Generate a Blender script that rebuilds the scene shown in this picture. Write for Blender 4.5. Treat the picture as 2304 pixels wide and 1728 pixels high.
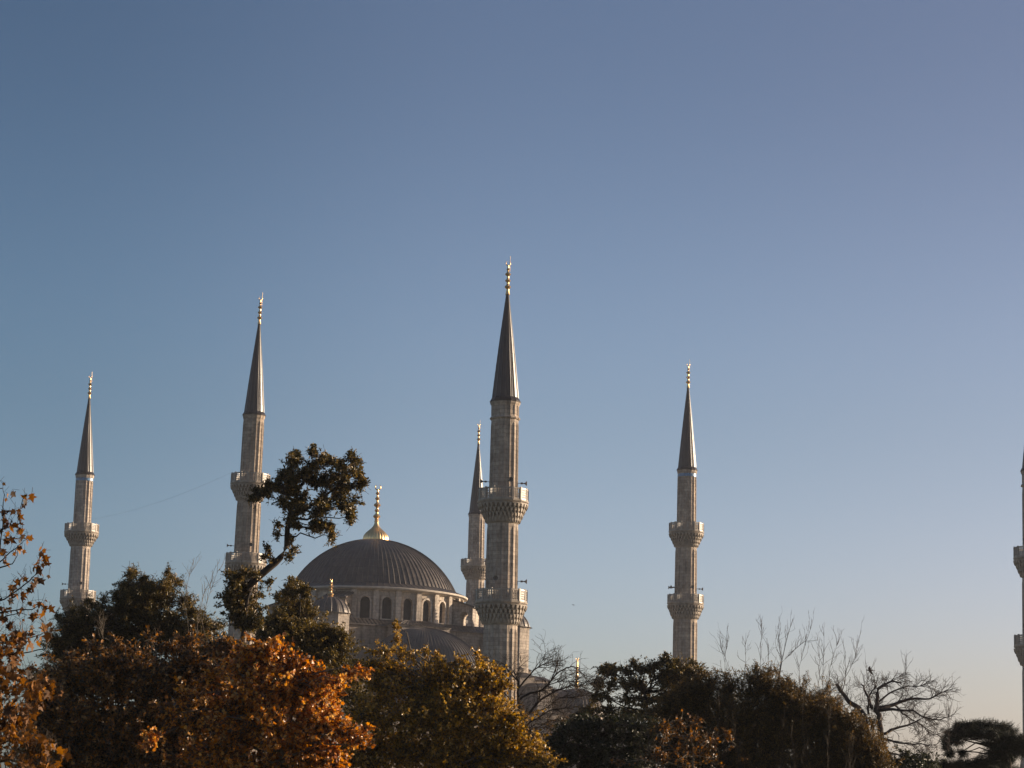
import bpy, math, random
import numpy as np
from mathutils import Vector, Matrix

for o in list(bpy.data.objects):
    bpy.data.objects.remove(o)

# ------------------------------------------------------------------ camera, sky, sun, exposure
F, PITCH, ROLL, EYE = 4889.2, math.radians(11.117), math.radians(1.7856), 1.7   # focal length in photo pixels (2304 wide)
SUN_AZ, SUN_EL = math.radians(71), math.radians(12)      # sun to the right of the view axis (+Y), low
SC = bpy.context.scene
COL = SC.collection
cd = bpy.data.cameras.new('camera')
cd.sensor_width = 36.0
cd.lens = 36.0 * F / 2304.0
cd.clip_start = 0.5
cd.clip_end = 9000
cam = bpy.data.objects.new('camera', cd)
COL.objects.link(cam)
cam.matrix_world = Matrix.Translation((0, 0, EYE)) @ Matrix.Rotation(math.pi / 2 + PITCH, 4, 'X') @ Matrix.Rotation(ROLL, 4, 'Z')
SC.camera = cam

EXPO = 0.77
VERT = [(0.0, (1.08, 1.08, 1.50)), (.07, (1.07, 1.0, 1.18)), (.19, (.95, .90, .97)), (.355, (.77, .72, .79)), (1.0, (.95, .9, .9))]
HORZ = [(-1.0, (.95, .95, .95)), (-.23, (.65, .77, .81)), (0.0, (.99, .99, .99)), (.23, (1.03, .96, .95)), (1.0, (1.1, 1.06, 1.0))]
w = bpy.data.worlds.new('World')
SC.world = w
w.use_nodes = True
wn = w.node_tree.nodes
wl = w.node_tree.links
sky = wn.new('ShaderNodeTexSky')
sky.sky_type = 'NISHITA'
sky.sun_disc = False
sky.sun_elevation = SUN_EL
sky.sun_rotation = SUN_AZ
sky.altitude = 40
sky.air_density = 1.0
sky.dust_density = 1.4
sky.ozone_density = 2.2
bg = wn['Background']
# air near the horizon is whiter, and the sky deepens away from the sun
wtc = wn.new('ShaderNodeTexCoord')
wsx = wn.new('ShaderNodeSeparateXYZ')
wl.new(wtc.outputs['Generated'], wsx.inputs[0])


def wramp(lo, hi, stops, src):
    mr = wn.new('ShaderNodeMapRange')
    mr.inputs['From Min'].default_value, mr.inputs['From Max'].default_value = lo, hi
    wl.new(src, mr.inputs['Value'])
    r = wn.new('ShaderNodeValToRGB')
    r.color_ramp.interpolation = 'B_SPLINE' if False else 'EASE'
    e = r.color_ramp.elements
    while len(e) < len(stops):
        e.new(0.5)
    for i, (p, c) in enumerate(stops):
        e[i].position = (p - lo) / (hi - lo)
        e[i].color = (c[0] / 2, c[1] / 2, c[2] / 2, 1)
    wl.new(mr.outputs[0], r.inputs[0])
    return r.outputs[0]


def wmul(a, b, sc=2.0):
    v = wn.new('ShaderNodeVectorMath'); v.operation = 'MULTIPLY'
    wl.new(a, v.inputs[0]); wl.new(b, v.inputs[1])
    v2 = wn.new('ShaderNodeVectorMath'); v2.operation = 'SCALE'; v2.inputs['Scale'].default_value = sc
    wl.new(v.outputs[0], v2.inputs[0])
    return v2.outputs[0]


vert = wramp(0.0, 1.0, VERT, wsx.outputs['Z'])
horz = wramp(-1.0, 1.0, HORZ, wsx.outputs['X'])
wl.new(wmul(wmul(sky.outputs[0], vert), horz), bg.inputs['Color'])
bg.inputs['Strength'].default_value = 0.08

sd = bpy.data.lights.new('sun', 'SUN')
sd.energy = 5.0
sd.angle = math.radians(0.5)
sd.color = (1.0, 0.80, 0.58)
sun = bpy.data.objects.new('sun', sd)
COL.objects.link(sun)
S = Vector((math.sin(SUN_AZ) * math.cos(SUN_EL), math.cos(SUN_AZ) * math.cos(SUN_EL), math.sin(SUN_EL)))
sun.rotation_euler = S.to_track_quat('Z', 'Y').to_euler()
sun.location = (60, 20, 80)
SC.view_settings.view_transform = 'Standard'
SC.view_settings.look = 'None'
SC.view_settings.exposure = EXPO
SC.view_settings.gamma = 1.0
SC.cycles.use_denoising = True

rng = np.random.default_rng(7)
random.seed(7)


def at(x, y, Y):
    """point at ground distance Y whose direction is photo pixel (x, y)"""
    dx, dy = x - 1152, y - 864
    a = dx * math.cos(ROLL) + dy * math.sin(ROLL)
    b = dx * math.sin(ROLL) - dy * math.cos(ROLL)
    d = np.array([a, F * math.cos(PITCH) - b * math.sin(PITCH), F * math.sin(PITCH) + b * math.cos(PITCH)])
    p = d * Y / d[1]
    p[2] += EYE
    return p


# ------------------------------------------------------------------ materials
def mat(name):
    m = bpy.data.materials.new(name)
    m.use_nodes = True
    nt = m.node_tree
    return m, nt.nodes, nt.links, nt.nodes['Principled BSDF']


def ramp(nodes, stops):
    r = nodes.new('ShaderNodeValToRGB')
    e = r.color_ramp.elements
    while len(e) < len(stops):
        e.new(0.5)
    for i, (p, c) in enumerate(stops):
        e[i].position = p
        e[i].color = (*c, 1)
    return r


def stone(name, c1, c2, cyl, rough=0.8, bw=0.9, bh=0.42, spec=0.3):
    m, n, l, b = mat(name)
    tc = n.new('ShaderNodeTexCoord')
    sx = n.new('ShaderNodeSeparateXYZ')
    l.new(tc.outputs['Object'], sx.inputs[0])
    cx = n.new('ShaderNodeCombineXYZ')
    if cyl:
        a = n.new('ShaderNodeMath'); a.operation = 'ARCTAN2'
        l.new(sx.outputs['Y'], a.inputs[0]); l.new(sx.outputs['X'], a.inputs[1])
        mm = n.new('ShaderNodeMath'); mm.operation = 'MULTIPLY'; mm.inputs[1].default_value = cyl
        l.new(a.outputs[0], mm.inputs[0])
        l.new(mm.outputs[0], cx.inputs['X'])
    else:
        a = n.new('ShaderNodeMath'); a.operation = 'ADD'
        l.new(sx.outputs['X'], a.inputs[0]); l.new(sx.outputs['Y'], a.inputs[1])
        l.new(a.outputs[0], cx.inputs['X'])
    l.new(sx.outputs['Z'], cx.inputs['Y'])
    br = n.new('ShaderNodeTexBrick')
    br.inputs['Scale'].default_value = 1.0
    br.inputs['Brick Width'].default_value = bw
    br.inputs['Row Height'].default_value = bh
    br.inputs['Mortar Size'].default_value = 0.022
    br.inputs['Mortar Smooth'].default_value = 0.4
    br.inputs['Color1'].default_value = (*c1, 1)
    br.inputs['Color2'].default_value = (*c2, 1)
    br.inputs['Mortar'].default_value = (c2[0] * .7, c2[1] * .7, c2[2] * .7, 1)
    l.new(cx.outputs[0], br.inputs['Vector'])
    # weather streaks and stains, and single blocks of another tone
    oi = n.new('ShaderNodeObjectInfo')
    va = n.new('ShaderNodeVectorMath'); va.operation = 'ADD'
    l.new(tc.outputs['Object'], va.inputs[0]); l.new(oi.outputs['Location'], va.inputs[1])
    mp = n.new('ShaderNodeMapping'); mp.inputs['Scale'].default_value = (1.3, 1.3, 0.22)
    l.new(va.outputs[0], mp.inputs[0])
    no = n.new('ShaderNodeTexNoise'); no.inputs['Scale'].default_value = 0.9; no.inputs['Detail'].default_value = 6; no.inputs['Roughness'].default_value = .65
    l.new(mp.outputs[0], no.inputs['Vector'])
    r1 = ramp(n, [(0.32, (.46, .45, .44)), (0.52, (.95, .95, .95)), (0.75, (1.2, 1.15, 1.08))])
    l.new(no.outputs['Fac'], r1.inputs[0])
    mx = n.new('ShaderNodeMix'); mx.data_type = 'RGBA'; mx.blend_type = 'MULTIPLY'; mx.inputs['Factor'].default_value = 0.9
    l.new(br.outputs['Color'], mx.inputs[6]); l.new(r1.outputs[0], mx.inputs[7])
    n2 = n.new('ShaderNodeTexNoise'); n2.inputs['Scale'].default_value = 2.6; n2.inputs['Detail'].default_value = 3
    l.new(va.outputs[0], n2.inputs['Vector'])
    r2 = ramp(n, [(0.35, (.8, .78, .78)), (0.65, (1.1, 1.1, 1.1))])
    l.new(n2.outputs['Fac'], r2.inputs[0])
    m2 = n.new('ShaderNodeMix'); m2.data_type = 'RGBA'; m2.blend_type = 'MULTIPLY'; m2.inputs['Factor'].default_value = 1
    l.new(mx.outputs[2], m2.inputs[6]); l.new(r2.outputs[0], m2.inputs[7])
    hv = n.new('ShaderNodeHueSaturation')
    mr = n.new('ShaderNodeMapRange'); mr.inputs['To Min'].default_value = .86; mr.inputs['To Max'].default_value = 1.1
    l.new(oi.outputs['Random'], mr.inputs['Value']); l.new(mr.outputs[0], hv.inputs['Value'])
    mr2 = n.new('ShaderNodeMapRange'); mr2.inputs['To Min'].default_value = 1.2; mr2.inputs['To Max'].default_value = .85
    l.new(oi.outputs['Random'], mr2.inputs['Value']); l.new(mr2.outputs[0], hv.inputs['Saturation'])
    l.new(m2.outputs[2], hv.inputs['Color'])
    l.new(hv.outputs[0], b.inputs['Base Color'])
    b.inputs['Roughness'].default_value = rough
    b.inputs['Specular IOR Level'].default_value = spec
    bp = n.new('ShaderNodeBump'); bp.inputs['Strength'].default_value = 0.5; bp.inputs['Distance'].default_value = 0.05
    l.new(br.outputs['Fac'], bp.inputs['Height']); bp.invert = True
    l.new(bp.outputs[0], b.inputs['Normal'])
    return m


def lead(name, c=(.088, .074, .065), rough=0.45, metal=0.35):
    m, n, l, b = mat(name)
    tc = n.new('ShaderNodeTexCoord')
    no = n.new('ShaderNodeTexNoise'); no.inputs['Scale'].default_value = 1.1; no.inputs['Detail'].default_value = 7; no.inputs['Roughness'].default_value = .7
    l.new(tc.outputs['Object'], no.inputs['Vector'])
    r = ramp(n, [(0.3, tuple(x * .6 for x in c)), (0.55, c), (0.8, tuple(x * 1.7 for x in c))])
    l.new(no.outputs['Fac'], r.inputs[0])
    l.new(r.outputs[0], b.inputs['Base Color'])
    mr = n.new('ShaderNodeMapRange'); mr.inputs['To Min'].default_value = rough - .1; mr.inputs['To Max'].default_value = rough + .15
    l.new(no.outputs['Fac'], mr.inputs['Value'])
    l.new(mr.outputs[0], b.inputs['Roughness'])
    b.inputs['Metallic'].default_value = metal
    return m


def plain(name, c, rough=0.6, metal=0.0, scale=3.0, var=.3, spec=.5):
    m, n, l, b = mat(name)
    tc = n.new('ShaderNodeTexCoord')
    no = n.new('ShaderNodeTexNoise'); no.inputs['Scale'].default_value = scale; no.inputs['Detail'].default_value = 5
    l.new(tc.outputs['Object'], no.inputs['Vector'])
    r = ramp(n, [(0.3, tuple(x * (1 - var) for x in c)), (0.7, tuple(x * (1 + var) for x in c))])
    l.new(no.outputs['Fac'], r.inputs[0])
    l.new(r.outputs[0], b.inputs['Base Color'])
    b.inputs['Roughness'].default_value = rough
    b.inputs['Metallic'].default_value = metal
    b.inputs['Specular IOR Level'].default_value = spec
    return m


def leaf_mat(name, cols, trans=0.35, rough=0.5, spec=0.4):
    """leaf colour differs from leaf to leaf and drifts from clump to clump (dark stops also paint shade between leaves, the pale end glints)"""
    m, n, l, b = mat(name)
    ge = n.new('ShaderNodeNewGeometry')
    tc = n.new('ShaderNodeTexCoord')
    no = n.new('ShaderNodeTexNoise'); no.inputs['Scale'].default_value = 1.6; no.inputs['Detail'].default_value = 3
    l.new(tc.outputs['Object'], no.inputs['Vector'])
    m1 = n.new('ShaderNodeMath'); m1.operation = 'MULTIPLY_ADD'; m1.inputs[1].default_value = 0.92
    l.new(ge.outputs['Random Per Island'], m1.inputs[0])
    m2 = n.new('ShaderNodeMath'); m2.operation = 'MULTIPLY_ADD'; m2.inputs[1].default_value = 1.1; m2.inputs[2].default_value = -.53
    l.new(no.outputs['Fac'], m2.inputs[0]); l.new(m2.outputs[0], m1.inputs[2])
    k = len(cols)
    r = ramp(n, [(i / (k - 1) * .94, c) for i, c in enumerate(cols)])  # ramp ends early so more leaves take the painted pale glint tone
    l.new(m1.outputs[0], r.inputs[0])
    l.new(r.outputs[0], b.inputs['Base Color'])
    b.inputs['Roughness'].default_value = rough
    b.inputs['Specular IOR Level'].default_value = spec
    tr = n.new('ShaderNodeBsdfTranslucent')
    hs = n.new('ShaderNodeHueSaturation'); hs.inputs['Saturation'].default_value = 1.15; hs.inputs['Value'].default_value = 1.6
    l.new(r.outputs[0], hs.inputs['Color']); l.new(hs.outputs[0], tr.inputs['Color'])
    ms = n.new('ShaderNodeMixShader'); ms.inputs[0].default_value = trans
    l.new(b.outputs[0], ms.inputs[1]); l.new(tr.outputs[0], ms.inputs[2])
    l.new(ms.outputs[0], n['Material Output'].inputs['Surface'])
    return m


M = {}
M['shaft'] = stone('minaret_stone', (.50, .41, .325), (.35, .29, .235), 1.6)
M['wall'] = stone('hall_stone', (.42, .355, .29), (.29, .245, .205), 0)
M['drum'] = stone('drum_stone', (.60, .52, .435), (.47, .41, .345), 13.2, bw=1.2, bh=.5)
M['marble'] = plain('carved_marble', (.31, .26, .21), .42, 0, 2.2, .3, .5)
M['trim'] = plain('pale_trim_stone', (.52, .46, .39), .7, 0, 1.5, .2, .3)
M['lead'] = lead('roof_lead')
M['lead_dome'] = lead('dome_lead')
_n, _l = M['lead_dome'].node_tree.nodes, M['lead_dome'].node_tree.links
_b = _n['Principled BSDF']; _src = _b.inputs['Base Color'].links[0].from_socket
_tc = _n.new('ShaderNodeTexCoord'); _sx = _n.new('ShaderNodeSeparateXYZ'); _l.new(_tc.outputs['Object'], _sx.inputs[0])
_a = _n.new('ShaderNodeMath'); _a.operation = 'ARCTAN2'; _l.new(_sx.outputs['Y'], _a.inputs[0]); _l.new(_sx.outputs['X'], _a.inputs[1])
_m = _n.new('ShaderNodeMath'); _m.operation = 'MULTIPLY'; _m.inputs[1].default_value = 96 / (2 * math.pi); _l.new(_a.outputs[0], _m.inputs[0])
_c = _n.new('ShaderNodeCombineXYZ'); _l.new(_m.outputs[0], _c.inputs['X']); _l.new(_sx.outputs['Z'], _c.inputs['Y'])
_br = _n.new('ShaderNodeTexBrick'); _br.inputs['Scale'].default_value = 1; _br.inputs['Brick Width'].default_value = 1; _br.inputs['Row Height'].default_value = 1.35
_br.offset = 0.0
_br.inputs['Mortar Size'].default_value = .03
_br.inputs['Color1'].default_value = (1.25, 1.2, 1.15, 1); _br.inputs['Color2'].default_value = (.72, .73, .76, 1); _br.inputs['Mortar'].default_value = (.55, .55, .58, 1)
_l.new(_c.outputs[0], _br.inputs['Vector'])
_mx = _n.new('ShaderNodeMix'); _mx.data_type = 'RGBA'; _mx.blend_type = 'MULTIPLY'; _mx.inputs['Factor'].default_value = .8
_l.new(_src, _mx.inputs[6]); _l.new(_br.outputs['Color'], _mx.inputs[7]); _l.new(_mx.outputs[2], _b.inputs['Base Color'])
M['lead_spire'] = lead('spire_lead', (.024, .018, .018), .42, .1)
_b2 = M['lead_spire'].node_tree.nodes['Principled BSDF']
_b2.inputs['Coat Weight'].default_value = .32
_b2.inputs['Specular IOR Level'].default_value = .25
_b2.inputs['Coat Roughness'].default_value = .3
M['gold'] = plain('gilded_copper', (1.0, .64, .29), .36, 1.0, 1.0, .08)
M['glass'] = plain('dark_window_glass', (.022, .022, .024), .5, 0, 1.0, .5, .25)
M['horn'] = plain('grey_horn_metal', (.10, .09, .085), .5, .3)
M['iron'] = plain('dark_iron', (.04, .035, .03), .5, .6)
M['tile'] = plain('blue_tile', (.10, .20, .34), .3, 0, 9.0, .8)
M['bark'] = plain('dark_bark', (.045, .034, .026), .9, 0, 8, .45, .2)
M['bark_pale'] = plain('pale_bark', (.17, .135, .10), .8, 0, 8, .4, .2)
M['bark_grey'] = plain('grey_twig_bark', (.075, .058, .052), .85, 0, 8, .35, .2)
M['feather'] = plain('brown_feathers', (.12, .085, .075), .8, 0, 18, .5, .2)


# ------------------------------------------------------------------ mesh helpers
class MB:
    def __init__(s):
        s.v, s.f = [], []

    def add(s, vs, fs):
        k = len(s.v)
        s.v += [tuple(p) for p in vs]
        s.f += [tuple(i + k for i in q) for q in fs]

    def box(s, x0, x1, y0, y1, z0, z1, T=None):
        vs = [(x, y, z) for z in (z0, z1) for y in (y0, y1) for x in (x0, x1)]
        if T is not None:
            vs = [T @ Vector(p) for p in vs]
        s.add(vs, [(0, 2, 3, 1), (4, 5, 7, 6), (0, 1, 5, 4), (2, 6, 7, 3), (0, 4, 6, 2), (1, 3, 7, 5)])

    def prism(s, pts, y0, y1, T=None):
        """outline pts (x,z) extruded along y"""
        n = len(pts)
        vs = [Vector((x, y0, z)) for x, z in pts] + [Vector((x, y1, z)) for x, z in pts]
        if T is not None:
            vs = [T @ p for p in vs]
        s.add(vs, [tuple(range(n)), tuple(range(2 * n - 1, n - 1, -1))] + [(i, i + n, (i + 1) % n + n, (i + 1) % n) for i in range(n)])

    def lathe(s, prof, n=32, a0=0, a1=2 * math.pi, T=None, rf=None, caps=True):
        """prof: list of (r, z[, depth]); rf(angle fraction index, r, depth) may change the radius"""
        full = abs(a1 - a0 - 2 * math.pi) < 1e-6
        m = n if full else n + 1
        vs, fs = [], []
        for p in prof:
            for j in range(m):
                a = a0 + (a1 - a0) * j / n
                r = p[0] if rf is None else rf(a, p[0], p[2] if len(p) > 2 else 0)
                q = Vector((r * math.cos(a), r * math.sin(a), p[1]))
                vs.append(T @ q if T is not None else q)
        for i in range(len(prof) - 1):
            for j in range(n):
                k = (j + 1) % m
                fs.append((i * m + j, i * m + k, (i + 1) * m + k, (i + 1) * m + j))
        if caps and full:
            fs.append(tuple(range(m - 1, -1, -1)))
            b = (len(prof) - 1) * m
            fs.append(tuple(b + j for j in range(m)))
        s.add(vs, fs)

    def tube(s, pts, radii, n=6):
        pts = [Vector(p) for p in pts]
        rings = []
        for i, p in enumerate(pts):
            d = (pts[min(i + 1, len(pts) - 1)] - pts[max(i - 1, 0)]).normalized()
            u = d.cross(Vector((0.31, 0.2, 0.93))).normalized() if abs(d.z) < .95 else d.cross(Vector((1, 0, 0))).normalized()
            v = d.cross(u)
            rings.append([p + (u * math.cos(2 * math.pi * j / n) + v * math.sin(2 * math.pi * j / n)) * radii[i] for j in range(n)])
        vs = [q for r in rings for q in r]
        fs = [(i * n + j, i * n + (j + 1) % n, (i + 1) * n + (j + 1) % n, (i + 1) * n + j) for i in range(len(pts) - 1) for j in range(n)]
        fs += [tuple(range(n - 1, -1, -1)), tuple((len(pts) - 1) * n + j for j in range(n))]
        s.add(vs, fs)

    def build(s, name, material, parent=None, smooth=False, sharp=None):
        me = bpy.data.meshes.new(name)
        me.from_pydata(s.v, [], s.f)
        me.materials.append(material)
        if smooth:
            me.shade_smooth()
            if sharp:
                me.set_sharp_from_angle(angle=math.radians(sharp))
        me.update()
        o = bpy.data.objects.new(name, me)
        COL.objects.link(o)
        if parent is not None:
            o.parent = parent
        return o


def np_mesh(name, V, faces_n, FI, material, parent=None):
    """V (n,3) vertices, FI flat loop indices, faces_n loops per face"""
    me = bpy.data.meshes.new(name)
    me.vertices.add(len(V))
    me.vertices.foreach_set('co', V.astype(np.float32).ravel())
    me.loops.add(len(FI))
    me.loops.foreach_set('vertex_index', FI.astype(np.int32))
    me.polygons.add(len(faces_n))
    st = np.concatenate([[0], np.cumsum(faces_n)[:-1]]).astype(np.int32)
    me.polygons.foreach_set('loop_start', st)
    me.polygons.foreach_set('loop_total', faces_n.astype(np.int32))
    me.materials.append(material)
    me.update(calc_edges=True)
    o = bpy.data.objects.new(name, me)
    COL.objects.link(o)
    if parent is not None:
        o.parent = parent
    return o


def tag(o, label=None, cat=None, group=None, kind=None):
    if label: o['label'] = label
    if cat: o['category'] = cat
    if group: o['group'] = group
    if kind: o['kind'] = kind
    return o


def empty(name, loc, rz=0.0):
    o = bpy.data.objects.new(name, None)
    o.empty_display_size = 0.5
    COL.objects.link(o)
    o.location = loc
    o.rotation_euler = (0, 0, rz)
    return o


# ------------------------------------------------------------------ ground
gm, gn, gl, gb = mat('park_grass')
gtc = gn.new('ShaderNodeTexCoord')
g1 = gn.new('ShaderNodeTexNoise'); g1.inputs['Scale'].default_value = .35; g1.inputs['Detail'].default_value = 9
gl.new(gtc.outputs['Object'], g1.inputs['Vector'])
gr = ramp(gn, [(0.35, (.035, .042, .018)), (0.5, (.05, .06, .022)), (0.7, (.10, .075, .035))])
gl.new(g1.outputs['Fac'], gr.inputs[0]); gl.new(gr.outputs[0], gb.inputs['Base Color'])
gb.inputs['Roughness'].default_value = .95
mb = MB()
N = 40
xs = [(-1 + 2 * i / N) for i in range(N + 1)]
gv = [(math.copysign(abs(x) ** 2.2, x) * 3500, math.copysign(abs(y) ** 2.2, y) * 3500) for y in xs for x in xs]
mb.add([(x, y, 0.0) for x, y in gv],
       [(j * (N + 1) + i, j * (N + 1) + i + 1, (j + 1) * (N + 1) + i + 1, (j + 1) * (N + 1) + i) for j in range(N) for i in range(N)])
tag(mb.build('ground', gm, smooth=True), kind='structure')

# ------------------------------------------------------------------ mosque
PHI = math.radians(28.82)
OX, OY = -20.1, 331.0
RZ = PHI - math.pi / 2
mosque = empty('mosque', (OX, OY, 0), RZ)
tag(mosque, 'domed grey stone mosque with lead roofs and a gold finial rising behind the trees', 'mosque')
E = EYE


def ribbed(n, amp, k=0.75):
    def rf(a, r, d):
        t = (a * n / (2 * math.pi)) % 1.0
        return r + (amp * d if t < .13 or t > .87 else 0.0)
    return rf


def seam_angles_dome(name, R, zbase, height, nseam, parent, T=None, a0=0.0, a1=2 * math.pi, amp=.09, curve=None, material=None, rows=22, skirt=None):
    """lead dome with raised standing seams, one ring profile per row"""
    m = MB()
    prof = []
    if skirt: prof += [(skirt[0], skirt[1], 0.4), (R + .02, zbase, .9)]
    for i in range(rows + 1):
        t = i / rows * math.pi / 2
        r = max(R * math.cos(t), .02)
        z = zbase + height * math.sin(t)
        prof.append((r, z, 1.0 if r > R * .16 else r / (R * .16)))
    n = nseam * 6 if abs(a1 - a0 - 2 * math.pi) < 1e-6 else int(nseam * 6 * (a1 - a0) / (2 * math.pi))

    def rf(a, r, d):
        t = (a * nseam / (2 * math.pi) + .5) % 1.0
        return r + (amp * d * min(1, r / R + .35) if abs(t - .5) < .11 else 0.0)
    m.lathe(prof, n, a0, a1, T, rf, caps=False)
    o = m.build(name, material or M['lead'], parent)
    return o


ZB = 32.3 + E
# main dome: spherical cap 12.5 wide at base, a little flattened: apex at 40.0
def cap(R, h, n, jitter=0):
    """profile of a spherical cap of base radius R and height h"""
    rs = (R * R + h * h) / (2 * h)
    am = math.asin(min(1, R / rs)) if h <= R else math.pi - math.asin(R / rs)
    return [(rs * math.sin(am * (1 - i / n)), h - rs + rs * math.cos(am * (1 - i / n))) for i in range(n + 1)]


def cap_dome(name, R, zb, h, nseam, parent, T=None, a0=0.0, a1=2 * math.pi, amp=.1, skirt=None, rows=20, mt=None, wide=.11):
    m = MB()
    prof = []
    if skirt: prof += [(skirt[0], skirt[1], .6)]
    for r, z in cap(R, h, rows):
        prof.append((max(r, .01), zb + z, min(1.0, r / R * 5)))
    full = abs(a1 - a0 - 2 * math.pi) < 1e-6
    n = nseam * 8 if full else int(round(nseam * 8 * (a1 - a0) / (2 * math.pi)))

    def rf(a, r, d):
        t = (a * nseam / (2 * math.pi)) % 1.0
        t = min(t, 1 - t)
        return r + (amp * d if t < wide else 0.0)
    m.lathe(prof, n, a0, a1, T, rf, caps=False)
    return m.build(name, mt or M['lead'], parent)


cap_dome('dome', 12.5, ZB, 7.85, 96, mosque, skirt=(14.2, 31.62 + E), amp=.13, rows=26, mt=M['lead_dome'])


def lathe_part(name, prof, material, parent, n=32, T=None, smooth=True, sharp=40):
    m = MB()
    m.lathe(prof, n, T=T)
    return m.build(name, material, parent, smooth, sharp)


def finial_profile(h, balls, stem=.1, taper=.5):
    """stem with onion balls; balls: (height fraction, radius)"""
    pr = [(stem * 1.5, 0), (stem * 1.3, h * .03)]
    for t, r in balls:
        zc = t * h
        s = stem * (1 - taper * t)
        pr.append((s, zc - r * 1.0))
        for k in (-.75, -.4, 0, .4, .75):
            pr.append((max(s, r * math.cos(k * math.pi / 2)), zc + k * r * .8))
        pr.append((s, zc + r * 1.0))
    pr.append((stem * (1 - taper), h))
    return pr


def crescent(mb, zc, R, r, T):
    pts, rad = [], []
    for i in range(21):
        a = math.radians(90 + 28 + (304) * i / 20)
        pts.append(T @ Vector((R * math.cos(a), 0, zc + R * math.sin(a))))
        rad.append(r * (0.25 + .75 * math.sin(math.pi * i / 20)))
    mb.tube(pts, rad, 6)


def finial(parent, x, y, z0, h, balls, stem, cres, bulb=None, rod=0.0, name='finial', ry=0.0):
    T = Matrix.Translation((x, y, 0)) @ Matrix.Rotation(ry, 4, 'Z')
    m = MB()
    pr = [(r, z0 + z) for r, z in finial_profile(h, balls, stem)]
    m.lathe(pr, 16, T=T)
    o = m.build(name, M['gold'], parent, True, 60)
    c = MB()
    crescent(c, z0 + h + cres * .9, cres, cres * .24, T)
    if rod:
        c.tube([T @ Vector((cres * .9, 0, z0 + h * .8)), T @ Vector((cres * .9, 0, z0 + h + cres * 2 + rod))], [.025, .02], 5)
    c.build('crescent', M['gold'], o, True, 60)
    return o


# gilded fluted bulb on the dome top
m = MB()
bz = 40.0 + E
bp_ = [(1.95, bz - .15, 0), (1.98, bz + .05, .3), (1.98, bz + .35, 1), (1.85, bz + .75, 1), (1.55, bz + 1.15, 1), (1.15, bz + 1.5, 1), (.75, bz + 1.85, .8), (.45, bz + 2.25, .4), (.3, bz + 2.7, .1), (.24, bz + 3.0, 0)]
m.lathe(bp_, 144, rf=lambda a, r, d: r * (1 - .06 * d + .06 * d * abs(math.sin(a * 12))))
m.build('finial_bulb', M['gold'], mosque, True, 60)
finial(mosque, 0, 0, bz + 2.85, 5.0, [(.07, .33), (.17, .58), (.35, .38), (.52, .55), (.72, .38), (.88, .33)], .26, .42, ry=PHI * -1 + math.pi / 2 + .2)

# drum: wall with recessed windows, pilasters between them, cornice
NW = 26
DR = 13.2
zd0, zd1 = 26.3 + E, 31.2 + E
A_FIRST = math.radians(-5 - 0)          # seen from the camera: window angle from the line of sight
# local angle of the direction toward the camera
cam_dir = math.atan2(-OY, -OX) - RZ
wins = [cam_dir + A_FIRST + 2 * math.pi * k / NW for k in range(NW)]


def arch(wd, z0, zs, k=10, pointed=.12):
    """(x,z) outline of an arched opening, from bottom right round the arch to bottom left"""
    pts = [(wd, z0)]
    for i in range(k + 1):
        a = math.pi * i / k
        pts.append((wd * math.cos(a), zs + wd * (1 + pointed) * math.sin(a)))
    pts.append((-wd, z0))
    return pts


def frame_arch(m, wi, wo, z0, zs, y0, y1, T, k=10):
    """solid arched band between half widths wi and wo"""
    a, b = arch(wi, z0, zs, k), arch(wo, z0, zs, k)
    n = len(a)
    vs = [Vector((x, y0, z)) for x, z in a] + [Vector((x, y0, z)) for x, z in b] + [Vector((x, y1, z)) for x, z in a] + [Vector((x, y1, z)) for x, z in b]
    fs = []
    for i in range(n - 1):
        fs += [(i, i + 1, n + i + 1, n + i), (2 * n + i, 3 * n + i, 3 * n + i + 1, 2 * n + i + 1),
               (i, 2 * n + i, 2 * n + i + 1, i + 1), (n + i, n + i + 1, 3 * n + i + 1, 3 * n + i)]
    fs += [(0, n, 3 * n, 2 * n), (n - 1, 3 * n - 1, 4 * n - 1, 2 * n - 1)]
    m.add([T @ p for p in vs], fs)


def wall_with_arch(m, W, z0, z1, wi, zw, zs, T, y=0.0, k=10):
    """flat wall panel of half width W with an arched hole (zw sill, zs spring)"""
    a = arch(wi, zw, zs, k)
    # right strip, left strip, below, and above the arch
    vs = [Vector((W, y, z0)), Vector((W, y, z1)), Vector((-W, y, z1)), Vector((-W, y, z0)), Vector((wi, y, z0)), Vector((-wi, y, z0))]
    na = len(vs)
    vs += [Vector((x, y, z)) for x, z in a]
    nb = len(vs)
    vs += [Vector((x, y, z1)) for x, z in a]
    n = len(a)
    fs = [(0, 1, nb, na, 4), (5, na + n - 1, nb + n - 1, 2, 3), (4, na, na + n - 1, 5)]
    for i in range(n - 1):
        if i in (0, n - 2):
            if abs(a[i][0] - a[i + 1][0]) < 1e-6:
                continue
        fs.append((na + i, nb + i, nb + i + 1, na + i + 1))
    m.add([T @ p for p in vs], fs)


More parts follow.
